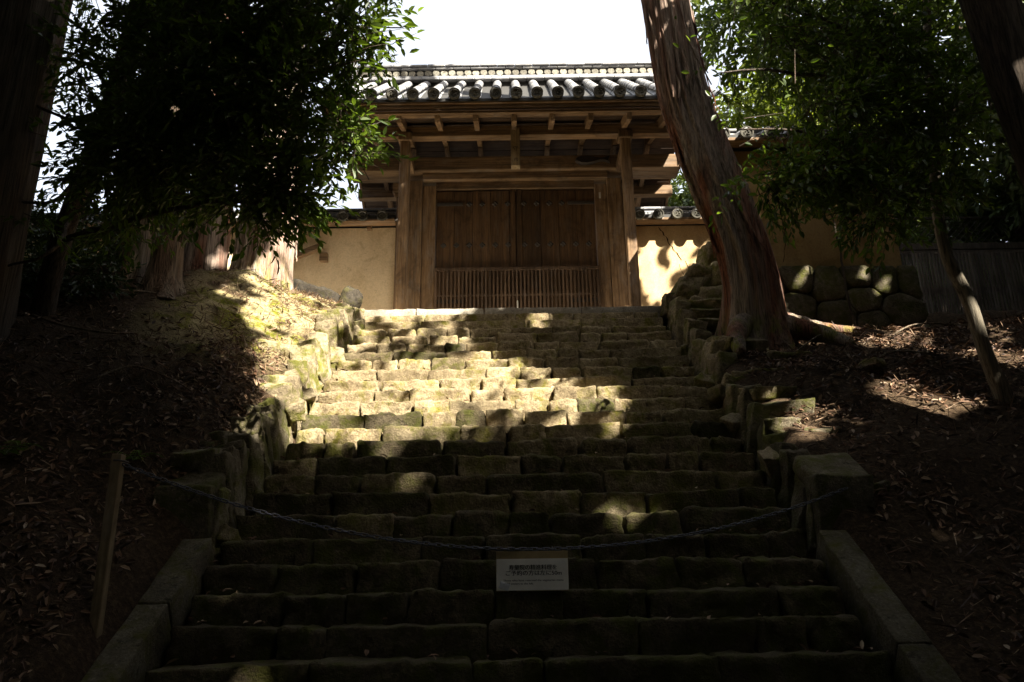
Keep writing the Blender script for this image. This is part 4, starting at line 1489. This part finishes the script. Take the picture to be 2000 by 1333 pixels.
# --- right broadleaf on its slanting stem
t = thing('slanting_broadleaf', (4.45, 6.9, 1.9), 'slender tree with slanting spotted stem and dark leaves on the right bank', 'tree')
stem = [(*pix(x, y, 6.9), r_) for (x, y, r_) in [(1975, 850, .12), (1962, 780, .075), (1925, 690, .062), (1893, 590, .060), (1850, 500, .056), (1830, 400, .052), (1826, 300, .048), (1818, 190, .044), (1812, 60, .04), (1806, -120, .03)]]
trunk(t, stem, 'bark_smooth', 60, 24, .05, .03, 21, 'trunk', .5, .25, 4)
RB = [(2.05, 6.5, 4.85, .42, .5, .5, 74), (2.55, 6.5, 5.1, .55, .5, .45, 115), (2.25, 6.4, 4.15, .50, .4, .35, 88), (2.8, 6.4, 4.2, .50, .5, .32, 95), (3.2, 6.6, 5.0, .5, .5, .42, 88), (3.35, 6.5, 4.1, .45, .4, .40, 102), (3.7, 6.6, 4.9, .5, .5, .7, 136),
      (3.95, 6.6, 3.9, .4, .4, .6, 102), (2.0, 6.3, 3.55, .32, .3, .22, 40), (2.75, 6.3, 3.55, .45, .35, .22, 95), (2.35, 6.3, 3.35, .38, .3, .14, 45), (3.3, 6.4, 3.3, .45, .35, .35, 110), (4.3, 6.8, 4.6, .5, .5, .9, 149), (3.0, 6.5, 5.7, 1.2, .6, .4, 163), (1.75, 6.3, 3.95, .2, .25, .2, 17)]
RB = [(*b_[:6], int(b_[6] * 1.35)) for b_ in RB]
fd = foliage(RB, 51, (.055, .105), .42, 9, .34)
add_crown(t, fd, 'leaf_green')
add_twigs(t, fd)
for pts in ([(3.92, 6.9, 3.7, .035), (3.4, 6.7, 3.95, .025), (2.8, 6.5, 4.05, .016), (2.1, 6.35, 4.0, .007)], [(3.95, 6.9, 4.4, .035), (3.3, 6.7, 4.7, .024), (2.6, 6.55, 4.75, .015), (2.0, 6.4, 4.65, .007)],
            [(3.92, 6.9, 3.5, .025), (3.4, 6.6, 3.55, .016), (2.8, 6.4, 3.6, .010), (2.2, 6.3, 3.5, .005)], [(3.93, 6.9, 5.0, .03), (3.3, 6.7, 5.4, .02), (2.6, 6.5, 5.5, .012)], [(3.95, 6.9, 4.0, .025), (4.4, 6.8, 4.5, .015), (4.8, 6.8, 4.8, .008)]):
    limb(t, pts, 'bark_dark')
t = thing('dark_tree', (4.6, 5.2, .9), 'thick dark trunk standing close at the right edge', 'tree')
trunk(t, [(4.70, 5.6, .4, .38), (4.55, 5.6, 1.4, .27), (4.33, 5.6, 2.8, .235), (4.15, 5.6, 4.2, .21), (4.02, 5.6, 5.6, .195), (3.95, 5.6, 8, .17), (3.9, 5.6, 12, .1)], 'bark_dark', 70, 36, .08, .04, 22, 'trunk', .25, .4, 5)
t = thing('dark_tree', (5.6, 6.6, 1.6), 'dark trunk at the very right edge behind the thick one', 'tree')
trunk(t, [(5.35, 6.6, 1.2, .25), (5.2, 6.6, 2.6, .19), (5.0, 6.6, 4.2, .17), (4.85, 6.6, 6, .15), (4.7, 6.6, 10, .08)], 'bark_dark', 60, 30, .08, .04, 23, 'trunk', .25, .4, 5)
# --- undergrowth on the crest of the left bank
for (x, y, r_, h_, n2, lab, sdd) in [(-5.35, 8.9, .75, .62, 300, 'low dark bush between the dark trunks on the left bank', 1), (-6.5, 9.4, .85, .75, 330, 'dark bush under the wall at the far left', 2), (-4.75, 8.0, .55, .36, 190, 'small dark bush in front of the broken stumps', 3),
                                     (-5.6, 7.6, .7, .5, 230, 'dark bush beside the foot of the massive left trunk', 4)]:
    zb_ = float(ground_z(np.array([x]), np.array([y]))[0])
    q = thing('undergrowth_bush', (x, y, zb_), lab, 'bush', 'bushes on the left bank')
    for k in range(7):
        an = k * .9 + sdd
        limb(q, [(x, y, zb_ - .05, .014), (x + math.cos(an) * r_ * .4, y + math.sin(an) * r_ * .4, zb_ + h_ * .5, .010), (x + math.cos(an) * r_ * .8, y + math.sin(an) * r_ * .8, zb_ + h_ * .9, .004)], 'bark_dark', 8, 5, 'stem')
    add_crown(q, foliage([(x, y, zb_ + h_ * .55, r_, r_ * .8, h_ * .6, n2)], 400 + sdd, (.05, .10), .42, 9, .3), 'leaf_shade')

# --- sapling before the right wall
t = thing('wall_sapling', (4.55, 10.1, 3.05), 'spindly sapling with sparse small leaves before the stone base', 'plant')
limb(t, [(4.62, 10.05, 2.95, .022), (4.52, 10.05, 3.7, .017), (4.50, 10.05, 4.5, .014), (4.42, 10.05, 5.1, .010), (4.2, 10.05, 5.5, .005)], 'bark_dark', 24, 8, 'stem')
for pts in ([(4.5, 10.05, 4.6, .008), (4.8, 10.0, 4.9, .006), (5.15, 10.0, 5.25, .003)], [(4.45, 10.05, 4.95, .007), (4.1, 10.0, 5.2, .005), (3.8, 10.0, 5.45, .003)], [(4.47, 10.05, 4.9, .007), (4.65, 10.0, 5.2, .005), (4.75, 10.0, 5.5, .003)]):
    limb(t, pts, 'bark_dark', 10, 5, 'branch')
add_crown(t, foliage([(4.2, 10.0, 5.3, .35, .2, .16, 60), (4.65, 10.0, 5.25, .3, .2, .14, 40), (3.85, 10.0, 5.45, .18, .15, .1, 22), (4.95, 10.0, 5.1, .25, .15, .1, 14)], 71, (.035, .06), .45, 8, .16, False), 'leaf_green')

# --- trees beyond the walls
def far_tree(name, label, x, y, zb, h, blobs, mat, seed, leaf=(.16, .26), per=10, gap=True):
    q = thing(name, (x, y, zb), label, 'tree', 'trees beyond the temple wall')
    trunk(q, [(x, y, zb - .3, .22), (x + .05, y, zb + h * .35, .16), (x, y, zb + h * .7, .10), (x, y, zb + h, .04)], 'bark_dark', 24, 12, .06, .03, seed)
    for b_ in blobs[:6]:
        limb(q, [(x, y, b_[2] - b_[5] - .3, .07), ((x + b_[0]) / 2, (y + b_[1]) / 2, b_[2] - b_[5] * .4, .05), (b_[0], b_[1], b_[2], .02)], 'bark_dark', 8, 6)
    add_crown(q, foliage(blobs, seed, leaf, .40, per, .7, gap), mat)


far_tree('broadleaf_tree', 'sunlit yellow-green tree seen above the right wall through the leaves', 7.6, 17.0, 4.0, 9.0, [(6.0, 17, 10.9, 1.2, 1.2, 1.1, 300), (8.0, 17.2, 11.3, 1.7, 1.3, 1.2, 420), (7.2, 16.6, 9.3, 1.8, 1.3, 1.0, 380), (9.3, 17, 9.4, 1.5, 1.4, 1.2, 320)], 'leaf_yellow', 81, gap=False)
far_tree('broadleaf_tree', 'blue-green tree visible between the gate roof and the leaning trunk', 4.9, 20.0, 4.0, 6.5, [(4.6, 20, 9.3, 1.0, 1.2, 1.1, 300), (5.4, 20.3, 10.2, 1.2, 1.2, 1.0, 300), (5.6, 20, 8.4, 1.5, 1.2, 1.2, 300)], 'leaf_conifer', 82, gap=False)
far_tree('broadleaf_tree', 'tall dark tree filling the upper right corner behind the foliage', 9.5, 13.5, 3.4, 10.5, [(8.2, 13, 10.0, 1.9, 1.5, 1.7, 420), (6.6, 13.4, 11.2, 1.7, 1.5, 1.5, 380), (9.4, 13, 7.6, 1.8, 1.6, 1.6, 420), (10.8, 13, 10, 1.8, 1.6, 2, 400), (5.3, 14.2, 12.0, 1.3, 1.2, 1.1, 240)], 'leaf_conifer', 83, gap=False)
far_tree('broadleaf_tree', 'dark undergrowth tree beyond the slat fence on the right', 9.6, 15.0, 3.4, 5.0, [(7.6, 14.2, 5.0, 1.6, .8, 1.0, 420), (9.6, 14.0, 5.0, 1.6, .8, 1.0, 420), (8.2, 14.6, 6.6, 1.3, 1.1, 1.1, 300), (9.8, 14.4, 6.4, 1.5, 1.1, 1.4, 340), (11.4, 14.2, 7, 1.6, 1.2, 1.7, 360)], 'leaf_green', 84, gap=False)
far_tree('broadleaf_tree', 'yellowish tree low in the bright gap beside the massive left trunk', -11.6, 17.0, 4.0, 4.0, [(-11.8, 17, 7.2, 1.0, 1, .9, 150), (-12.6, 17, 7.0, 1.2, 1, 1.0, 160)], 'leaf_yellow', 85, gap=False)
far_tree('broadleaf_tree', 'dark tree closing the view at the far left edge', -8.4, 9.0, 3.6, 8.0, [(-8.2, 9, 6.2, 1.1, 1.2, 1.4, 330), (-8.4, 9, 8.6, 1.1, 1.2, 1.5, 330), (-9.8, 8.5, 7.2, 1.4, 1.4, 2.0, 330)], 'leaf_green', 86, gap=False)

# --- the grove that shades the stairs from behind and beside the viewer
GROVE = [(9.0, -4.5, 'tall grove tree behind the viewer on the right', 1), (5.2, -8.5, 'tall grove tree far behind the viewer', 2), (8.2, 2.2, 'tall grove tree on the right bank beside the viewer', 3), (13.0, -0.5, 'outer grove tree on the right', 4),
         (-4.2, -3.0, 'tall grove tree behind the viewer on the left', 5), (13.0, -9.0, 'outermost grove tree behind the viewer on the right', 6), (-7.5, 3.0, 'tall grove tree on the left bank beside the viewer', 7), (9.5, 8.0, 'tall grove tree on the right bank near the wall', 8), (0.5, -13.0, 'rearmost grove tree behind the viewer', 9)]
cn = 185000
cr = np.random.default_rng(91)
CP = np.stack([cr.uniform(-11, 18, cn), cr.uniform(-16, 11, cn), cr.uniform(9.0, 13.5, cn)], 1)
# keep the crowns' undersides uneven and leave the view to the gate and the sky above it free
CP[:, 2] += .8 * np.sin(CP[:, 0] * .9) * np.sin(CP[:, 1] * .8 + 1)
free = (CP[:, 2] < .93 * CP[:, 1] + 1.2)
u_, v_ = sun_uv(CP)
need = (u_ > -9) & (u_ < 10) & (v_ > -4) & (v_ < 14.5)
ok = ~free & ~lit(CP, .01, 5, True) & (need | (cr.random(cn) < .35))
CP = CP[ok]
# lower boughs and undergrowth that close the grove behind and beside the viewer
un = 72000
UP = np.stack([cr.uniform(-17, 20, un), cr.uniform(-19, 12, un), cr.uniform(-1.0, 10.0, un)], 1)
zc = UP[:, 1] * math.cos(TILT) + UP[:, 2] * math.sin(TILT)
pu = UP[:, 0] / np.maximum(zc, .1) * F_PX
pv = (UP[:, 2] * math.cos(TILT) - UP[:, 1] * math.sin(TILT)) / np.maximum(zc, .1) * F_PX
seen = (zc > 0) & (np.abs(pu) < 1150) & (pv < 800)
hall = (np.abs(UP[:, 0]) < 5.5) & (UP[:, 1] > -5.0)
ok = ~seen & ~hall & ~lit(UP, .01, 6, True) & (UP[:, 2] > ground_z(UP[:, 0], UP[:, 1]))
CS = np.concatenate([np.full(len(CP), 1.0), np.full(int(ok.sum()), 1.75)])
CP = np.concatenate([CP, UP[ok]])
tr = np.array([(g[0], g[1]) for g in GROVE])
near = np.argmin((CP[:, None, 0] - tr[None, :, 0]) ** 2 + (CP[:, None, 1] - tr[None, :, 1]) ** 2, axis=1)
for gi, (x, y, lab, sdd) in enumerate(GROVE):
    zg = float(ground_z(np.array([x]), np.array([y]))[0])
    q = thing('grove_tree', (x, y, zg), lab, 'tree', 'grove that shades the stairs')
    trunk(q, [(x, y, zg - .3, .38), (x + .05, y, 3, .28), (x, y, 7, .22), (x, y, 12, .08)], 'bark_dark', 40, 20, .06, .03, 200 + sdd, 'trunk', .2, .5, 5)
    P = CP[near == gi]
    S_ = CS[near == gi]
    if len(P) == 0:
        continue
    for k in range(9):
        c = P[cr.integers(len(P))]
        limb(q, [(x, y, 7.2 + .3 * k, .07), ((x + c[0]) / 2, (y + c[1]) / 2, c[2] - .6, .045), (c[0], c[1], c[2], .015)], 'bark_dark', 8, 6)
    n_ = len(P)
    dd = cr.normal(size=(n_, 3))
    dd[:, 2] *= .4
    nn = cr.normal(size=(n_, 3)) * .45 + np.array(TO_SUN) * .9
    ln = cr.uniform(.24, .38, n_) * S_
    nn = np.where(S_[:, None] > 1.2, cr.normal(size=(n_, 3)), nn)
    dd /= np.linalg.norm(dd, axis=1, keepdims=True)
    v, f = leaf_cloud(P - dd * ln[:, None] * .5, dd, nn, ln, ln * .55, cr)
    add_crown(q, (v, f, np.repeat(cr.random(n_) * .9, 6), None), 'leaf_canopy')

# ------------------------------------------------------------------ stumps, roots, litter
def stump(x, y, r, h, label, seed):
    z = float(ground_z(np.array([x]), np.array([y]))[0])
    q = thing('tree_stump', (x, y, z), label, 'stump')
    path = [(x, y, z - .25, r * 1.5), (x, y, z + .1, r * 1.12), (x + .02, y, z + h * .6, r), (x + .02, y, z + h, r * .95)]
    trunk(q, path, 'stump_wood', 30, 36, .14, .10, seed, 'wood', .5, .25, 5)
    mb = MB()
    rr = random.Random(seed)
    for i in range(9):                                   # splintered rim
        a = i * .7
        cx, cy = x + .02 + math.cos(a) * r * .75, y + math.sin(a) * r * .75
        hh = rr.uniform(.03, .14)
        p, f = round_box(.03, .018, hh, .008)
        M = Matrix.Translation((cx, cy, z + h)) @ Matrix.Rotation(a, 4, 'Z')
        mb.add([M @ Vector(v) for v in p], f)
    mb.obj('splinters', 'stump_wood', q)


stump(-4.05, 8.6, .17, .55, 'weathered splintered stump on the dark left bank below the cypress trunks', 5)
stump(-4.55, 8.9, .12, .75, 'narrow broken stump left of the weathered stump', 9)


def on_ground(x, y, dz=0.0):
    return (x, y, float(ground_z(np.array([x]), np.array([y]))[0]) + dz)


for (pts, r, lab) in [([(-4.9, 8.0), (-4.5, 7.9), (-4.15, 8.05), (-3.95, 8.35)], .016, 'pale curved root arching over the dark left bank'),
                      ([(-4.6, 7.2), (-4.2, 7.1), (-3.85, 7.2), (-3.72, 7.45)], .013, 'lower pale root curling on the dark left bank'),
                      ([(-3.5, 6.4), (-3.3, 6.65), (-3.0, 6.75), (-2.85, 6.9)], .010, 'thin dark root running down to the left stone wall'),
                      ([(3.5, 7.6), (3.9, 7.75), (4.5, 7.7)], .012, 'dry stick lying across the right bank leaves'),
                      ([(3.1, 8.4), (3.45, 8.55), (3.6, 8.8)], .012, 'short stick beside the roots of the leaning trunk'),
                      ([(4.3, 8.6), (4.7, 8.75), (5.3, 8.7)], .010, 'long thin stick below the fitted stone base')]:
    P = [Vector(on_ground(x, y, .05 + .08 * math.sin(i / (len(pts) - 1) * math.pi))) for i, (x, y) in enumerate(pts)]
    path, rad = spline([(*p, r * (1 - .12 * i)) for i, p in enumerate(P)], 16)
    vs, fs = tube(path, rad, 7)
    tag(obj('fallen_branch' if 'stick' in lab else 'exposed_root', vs, fs, 'stump_wood', None, True), lab, 'stick' if 'stick' in lab else 'root')

# small stones half buried on the right bank
for i, (x, y, s, lab) in enumerate([(2.95, 8.35, .16, 'flat pale stone at the foot of the leaning trunk'), (3.15, 8.2, .11, 'small rounded stone beside the flat pale one'), (3.6, 7.7, .12, 'mossy stone half buried in the right bank leaves')]):
    p = on_ground(x, y, .02)
    tag(stone('bank_stone', p, (s, s * .7, s * .4), 900 + i, 'wall_stone', None, rot=(.2, .1, i), rnd=.5, warp=.2, rough=.03, n=(6, 5, 4)), lab, 'stone', 'loose stones on the right bank')


def litter(n_, seed, x0, x1, y0, y1, l0, l1, lift, dens=None):
    rr = np.random.default_rng(seed)
    X = rr.uniform(x0, x1, n_)
    Y = rr.uniform(y0, y1, n_)
    if dens is not None:
        k = rr.random(n_) < dens(X, Y)
        X, Y = X[k], Y[k]
    n2 = len(X)
    e = .03
    Z = ground_z(X, Y)
    dzx = (ground_z(X + e, Y) - Z) / e
    dzy = (ground_z(X, Y + e) - Z) / e
    nn = np.stack([-dzx, -dzy, np.ones(n2)], 1) + rr.normal(size=(n2, 3)) * .45
    zz = np.array([.07 * noise.fractal(Vector((x * 2.2, y * 2.2, .3)), .9, 2.1, 4) for x, y in zip(X, Y)])
    B = np.stack([X, Y, Z + zz + rr.uniform(.0, lift, n2)], 1)
    D = rr.normal(size=(n2, 3))
    D -= nn * (np.sum(D * nn, axis=1) / np.sum(nn * nn, axis=1))[:, None]
    ln = rr.uniform(l0, l1, n2)
    v, f = leaf_cloud(B, D, nn, ln, ln * rr.uniform(.28, .5, n2), rr, .25)
    tint = np.clip(rr.beta(2.0, 2.2, n2), 0, 1)
    return v, f, np.repeat(tint, 6)


def patchy(X, Y):
    q = np.array([noise.fractal(Vector((x * 1.3, y * 1.3, 4.2)), 1.0, 2.0, 3) for x, y in zip(X, Y)])
    return np.clip(.55 + 1.1 * q, .12, 1)


v1 = litter(46000, 301, 2.45, 7.2, 2.4, 10.4, .022, .085, .06, patchy)
v2 = litter(22000, 302, -6.5, -2.5, 2.4, 9.6, .025, .085, .04, lambda X, Y: np.where((Y > 7.9), .05, np.where(Y > 6.2, .35, .9)))
v3 = litter(700, 303, -3.1, -2.4, 6.3, 8.3, .04, .09, .03)
V, Fc, T, b0 = [], [], [], 0
# twigs and needles matted into the leaves
rr = np.random.default_rng(306)
n_ = 9000
X = np.where(rr.random(n_) < .7, rr.uniform(2.45, 7.0, n_), rr.uniform(-5.5, -2.5, n_))
Y = rr.uniform(2.6, 10.3, n_)
B = np.stack([X, Y, ground_z(X, Y) + rr.uniform(.0, .07, n_)], 1)
ln = rr.uniform(.04, .20, n_)
v, f = leaf_cloud(B, rr.normal(size=(n_, 3)) * np.array([1, 1, .45]), rr.normal(size=(n_, 3)), ln, np.full(n_, .006), rr, .4)
v4 = (v, f, np.repeat(rr.uniform(.1, .9, n_), 6))
for (v, f, t_) in (v1, v2, v3, v4):
    V.append(v)
    Fc.append(f + b0)
    T.append(t_)
    b0 += len(v)
# a few leaves blown into the corners of the steps
rr = np.random.default_rng(304)
kk = rr.integers(-4, 20, 520)
xx = np.where(rr.random(520) < .6, np.sign(rr.random(520) - .5) * (2.08 - np.abs(rr.normal(0, .25, 520))), rr.uniform(-2, 2, 520))
B = np.stack([xx, EDGE_Y0 + RUN * kk + rr.uniform(.10, .26, 520), EDGE_Z0 + RISE * kk + .022], 1)
ln = rr.uniform(.04, .08, 520)
v, f = leaf_cloud(B, rr.normal(size=(520, 3)) * np.array([1, 1, .3]), rr.normal(size=(520, 3)) * .4 + np.array([0, 0, 1.]), ln, ln * .4, rr, .3)
V.append(v); Fc.append(f + b0); T.append(np.repeat(np.clip(rr.beta(2.5, 2, 520), 0, 1), 6))
tag(obj('leaf_litter', np.concatenate(V), np.concatenate(Fc), 'litter', None, False, np.concatenate(T), (0, 0, 0)), 'brown dead leaves covering the banks beside the stairs', 'leaves', kind='stuff')

# needles and dry grass on the left bank
rr = np.random.default_rng(305)
n_ = 5200
X = -2.4 - np.abs(rr.normal(0, 1.0, n_))
Y = rr.uniform(6.0, 11.0, n_)
Z = ground_z(X, Y)
B = np.stack([X, Y, Z - .01], 1)
D = rr.normal(size=(n_, 3)) * np.array([.8, .8, .35]) + np.array([.25, -.25, .28])
ln = rr.uniform(.04, .13, n_)
v, f = leaf_cloud(B, D, rr.normal(size=(n_, 3)), ln, np.full(n_, .007), rr, .3)
tag(obj('dry_grass', v, f, 'litter', None, False, np.repeat(rr.uniform(.45, 1, n_), 6), (0, 0, 0)), 'dry needles and grass stems on the mossy left bank', 'grass', kind='stuff')

# ferns
def fern(x, y, n_, L, label, seed):
    p = on_ground(x, y, .04)
    rr = np.random.default_rng(seed)
    q = thing('fern', p, label, 'fern', 'ferns on the left bank')
    for i in range(n_):
        a = i * 2 * math.pi / n_ + rr.uniform(-.3, .3)
        st = [np.array(p) + np.array([math.cos(a) * L * t, math.sin(a) * L * t, L * (.9 * t - .8 * t * t)]) for t in np.linspace(0, 1, 9)]
        B, D, NN, ln = [], [], [], []
        for j in range(1, 9):
            for s in (-1, 1):
                B.append(st[j])
                D.append([math.cos(a) * .4 - s * math.sin(a), math.sin(a) * .4 + s * math.cos(a), -.1])
                NN.append([0, 0, 1.])
                ln.append(L * .30 * (1 - j / 10.5))
        ln = np.array(ln)
        v, f = leaf_cloud(np.array(B), np.array(D), np.array(NN), ln, ln * .32, rr)
        n0 = len(v)
        sv, sf = tube([tuple(q_) for q_ in st], .0025, 4)
        v = np.concatenate([v, np.array([tuple(q_) for q_ in sv])])
        f = f.tolist() + [tuple(i_ + n0 for i_ in q_) for q_ in sf]
        obj('frond', v, f, 'leaf_green', q, False, np.concatenate([np.repeat(rr.uniform(.3, .9, len(B)), 6), np.full(len(sv), .5)]))


fern(-2.85, 5.95, 5, .22, 'small fern beside the squared end block of the left wall', 1)
fern(-3.6, 5.6, 6, .30, 'fern in the dark left of the chain post', 2)
fern(-3.15, 10.15, 5, .16, 'tiny fern at the foot of the pale cypress trunk', 3)

# ------------------------------------------------------------------ chain, posts and sign
PLX, PLY = -2.44, 4.9
pl = thing('chain_post', on_ground(PLX, PLY, 0), 'square wooden post holding the chain at the lower left of the stairs', 'post')
zb = on_ground(PLX, PLY)[2]
beam('post_shaft', (PLX - .031, PLX + .031), (PLY - .031, PLY + .031), (zb - .25, .845), 'post_wood', pl, .006)
mb = MB(); mb.add(*tube([(PLX, PLY - .06, .80), (PLX + .03, PLY - .055, .80), (PLX + .05, PLY - .02, .80), (PLX + .05, PLY + .03, .80)], .006, 6)); mb.obj('hook', 'iron', pl)
PRX, PRY = 2.44, 5.80


def chain_point(t):
    """catenary-like sag from the left to the right post"""
    x = (PLX + .05) * (1 - t) + (PRX - .03) * t
    y = (PLY - .03) * (1 - t) + PRY * t
    lo = 0.265
    zl, zr_ = .80, .70
    xm = .10
    z = lo + ((zl - lo) * ((x - xm) / (PLX - xm)) ** 2 if x < xm else (zr_ - lo) * ((x - xm) / (PRX - xm)) ** 2)
    return Vector((x, y, z))


chain = thing('barrier_chain', chain_point(.5), 'thin grey barrier chain sagging across the lower stairs from the wooden post', 'chain')


def link_mesh():
    a_, b_ = .0155, .0095
    path = []
    for i in range(14):
        q = 2 * math.pi * i / 14
        x = math.cos(q) * b_ + (a_ if math.cos(q) > 0 else -a_)
        path.append((x, math.sin(q) * b_, 0))
    vs, fs = [], []
    nn_ = len(path)
    for i, p in enumerate(path):
        t = (Vector(path[(i + 1) % nn_]) - Vector(path[i - 1])).normalized()
        u = Vector((0, 0, 1))
        w = t.cross(u)
        for k in range(6):
            q = 2 * math.pi * k / 6
            vs.append(tuple(Vector(p) + (u * math.cos(q) + w * math.sin(q)) * .0042))
    for i in range(nn_):
        for k in range(6):
            fs.append((i * 6 + k, i * 6 + (k + 1) % 6, ((i + 1) % nn_) * 6 + (k + 1) % 6, ((i + 1) % nn_) * 6 + k))
    return vs, fs


me_link = mesh_from('link', *link_mesh(), True)
me_link.materials.append(MAT['chain_metal'])
samples = [chain_point(i / 2000) for i in range(2001)]
acc, last, alt = 0.0, samples[0], 0
for i in range(1, 2001):
    acc += (samples[i] - samples[i - 1]).length
    if acc >= .0385:
        acc = 0
        mid = (samples[i] + last) / 2
        d = samples[i] - last
        q = d.to_track_quat('X', 'Z') @ Euler((R(25 if alt else 115) + random.uniform(-.3, .3), 0, 0)).to_quaternion()
        place('link', me_link, None, chain, mid, q.to_euler())
        last = samples[i]
        alt = 1 - alt

sx0, sx1 = -0.123, 0.342
yc = chain_point((0.11 - PLX) / (PRX - PLX)).y
sign = thing('hanging_sign', ((sx0 + sx1) / 2, yc - .03, .01), 'white notice board with black Japanese and English lines hanging from the chain', 'sign')
beam('backing_board', (sx0, sx1), (yc - .022, yc - .010), (.005, .252), 'sign_board', sign, .002)
beam('notice_panel', (sx0 + .002, sx1 - .002), (yc - .027, yc - .0225), (.010, .205), 'sign_white', sign, .001)
for xx in (sx0 + .10, sx1 - .10):
    vs, fs = tube([(xx, yc - .016, .245), (xx, yc - .024, .262), (xx, yc - .010, .282), (xx, yc + .004, .268), (xx, yc - .010, .247)], .0025, 5)
    obj('wire_loop', vs, fs, 'chain_metal', sign)


def lettering(text, x, z, size, y, mat, parent, width=None, align='LEFT', name='lettering', rot=(math.pi / 2, 0, 0), bold=0.0):
    cu = bpy.data.curves.new('lettering', 'FONT')
    cu.body = text
    cu.size = size
    cu.align_x = align
    cu.extrude = .0004
    o_ = bpy.data.objects.new('lettering_src', cu)
    COL.objects.link(o_)
    dg = bpy.context.evaluated_depsgraph_get()
    dg.update()
    me = bpy.data.meshes.new_from_object(o_.evaluated_get(dg))
    bpy.data.objects.remove(o_)
    bpy.data.curves.remove(cu)
    if not len(me.vertices):
        return None
    xs_ = [v.co.x for v in me.vertices]
    s = 1.0
    if width:
        s = width / (max(xs_) - min(xs_))
        for v in me.vertices:
            v.co.x *= s
    if bold:
        vs = [tuple(v.co) for v in me.vertices]
        fs = [tuple(p.vertices) for p in me.polygons]
        n0 = len(vs)
        me = mesh_from('lettering', vs + [(x_ + bold, y_, z_ + .00025) for x_, y_, z_ in vs], fs + [tuple(i_ + n0 for i_ in f_) for f_ in fs])
    me.materials.clear()
    return place(name, me, mat, parent, (x, y, z), rot)


yt = yc - .0284
lettering('寿量院の精進料理を', -.043, .139, .034, yt, 'ink', sign, .308, bold=.0014)
lettering('ご予約の方は左に50m', -.067, .104, .034, yt, 'ink', sign, .358, bold=.0014)
lettering('Those who have reserved the vegetarian menu', -.078, .066, .0165, yt, 'ink', sign, .385, bold=.0007)
lettering('go 50 meters to the left.', -.078, .046, .0165, yt, 'ink', sign, .193, bold=.0007)
sd += 1
p, f = stone_mesh(.033, .0015, .022, sd, rnd=.9, warp=.2, rough=.006, n=(7, 3, 6), freq=40)
place('tape', mesh_from('tape', p, f, True), 'tape', sign, (sx0 + .052, yc - .0295, .038), (0, .3, 0))
# brush marks on the gate strut
lettering('守', GXC - .045, 7.19, .10, YF - .117, 'ink', strut)
lettering('市', GXC - .035, 6.98, .085, YF - .117, 'ink', strut)
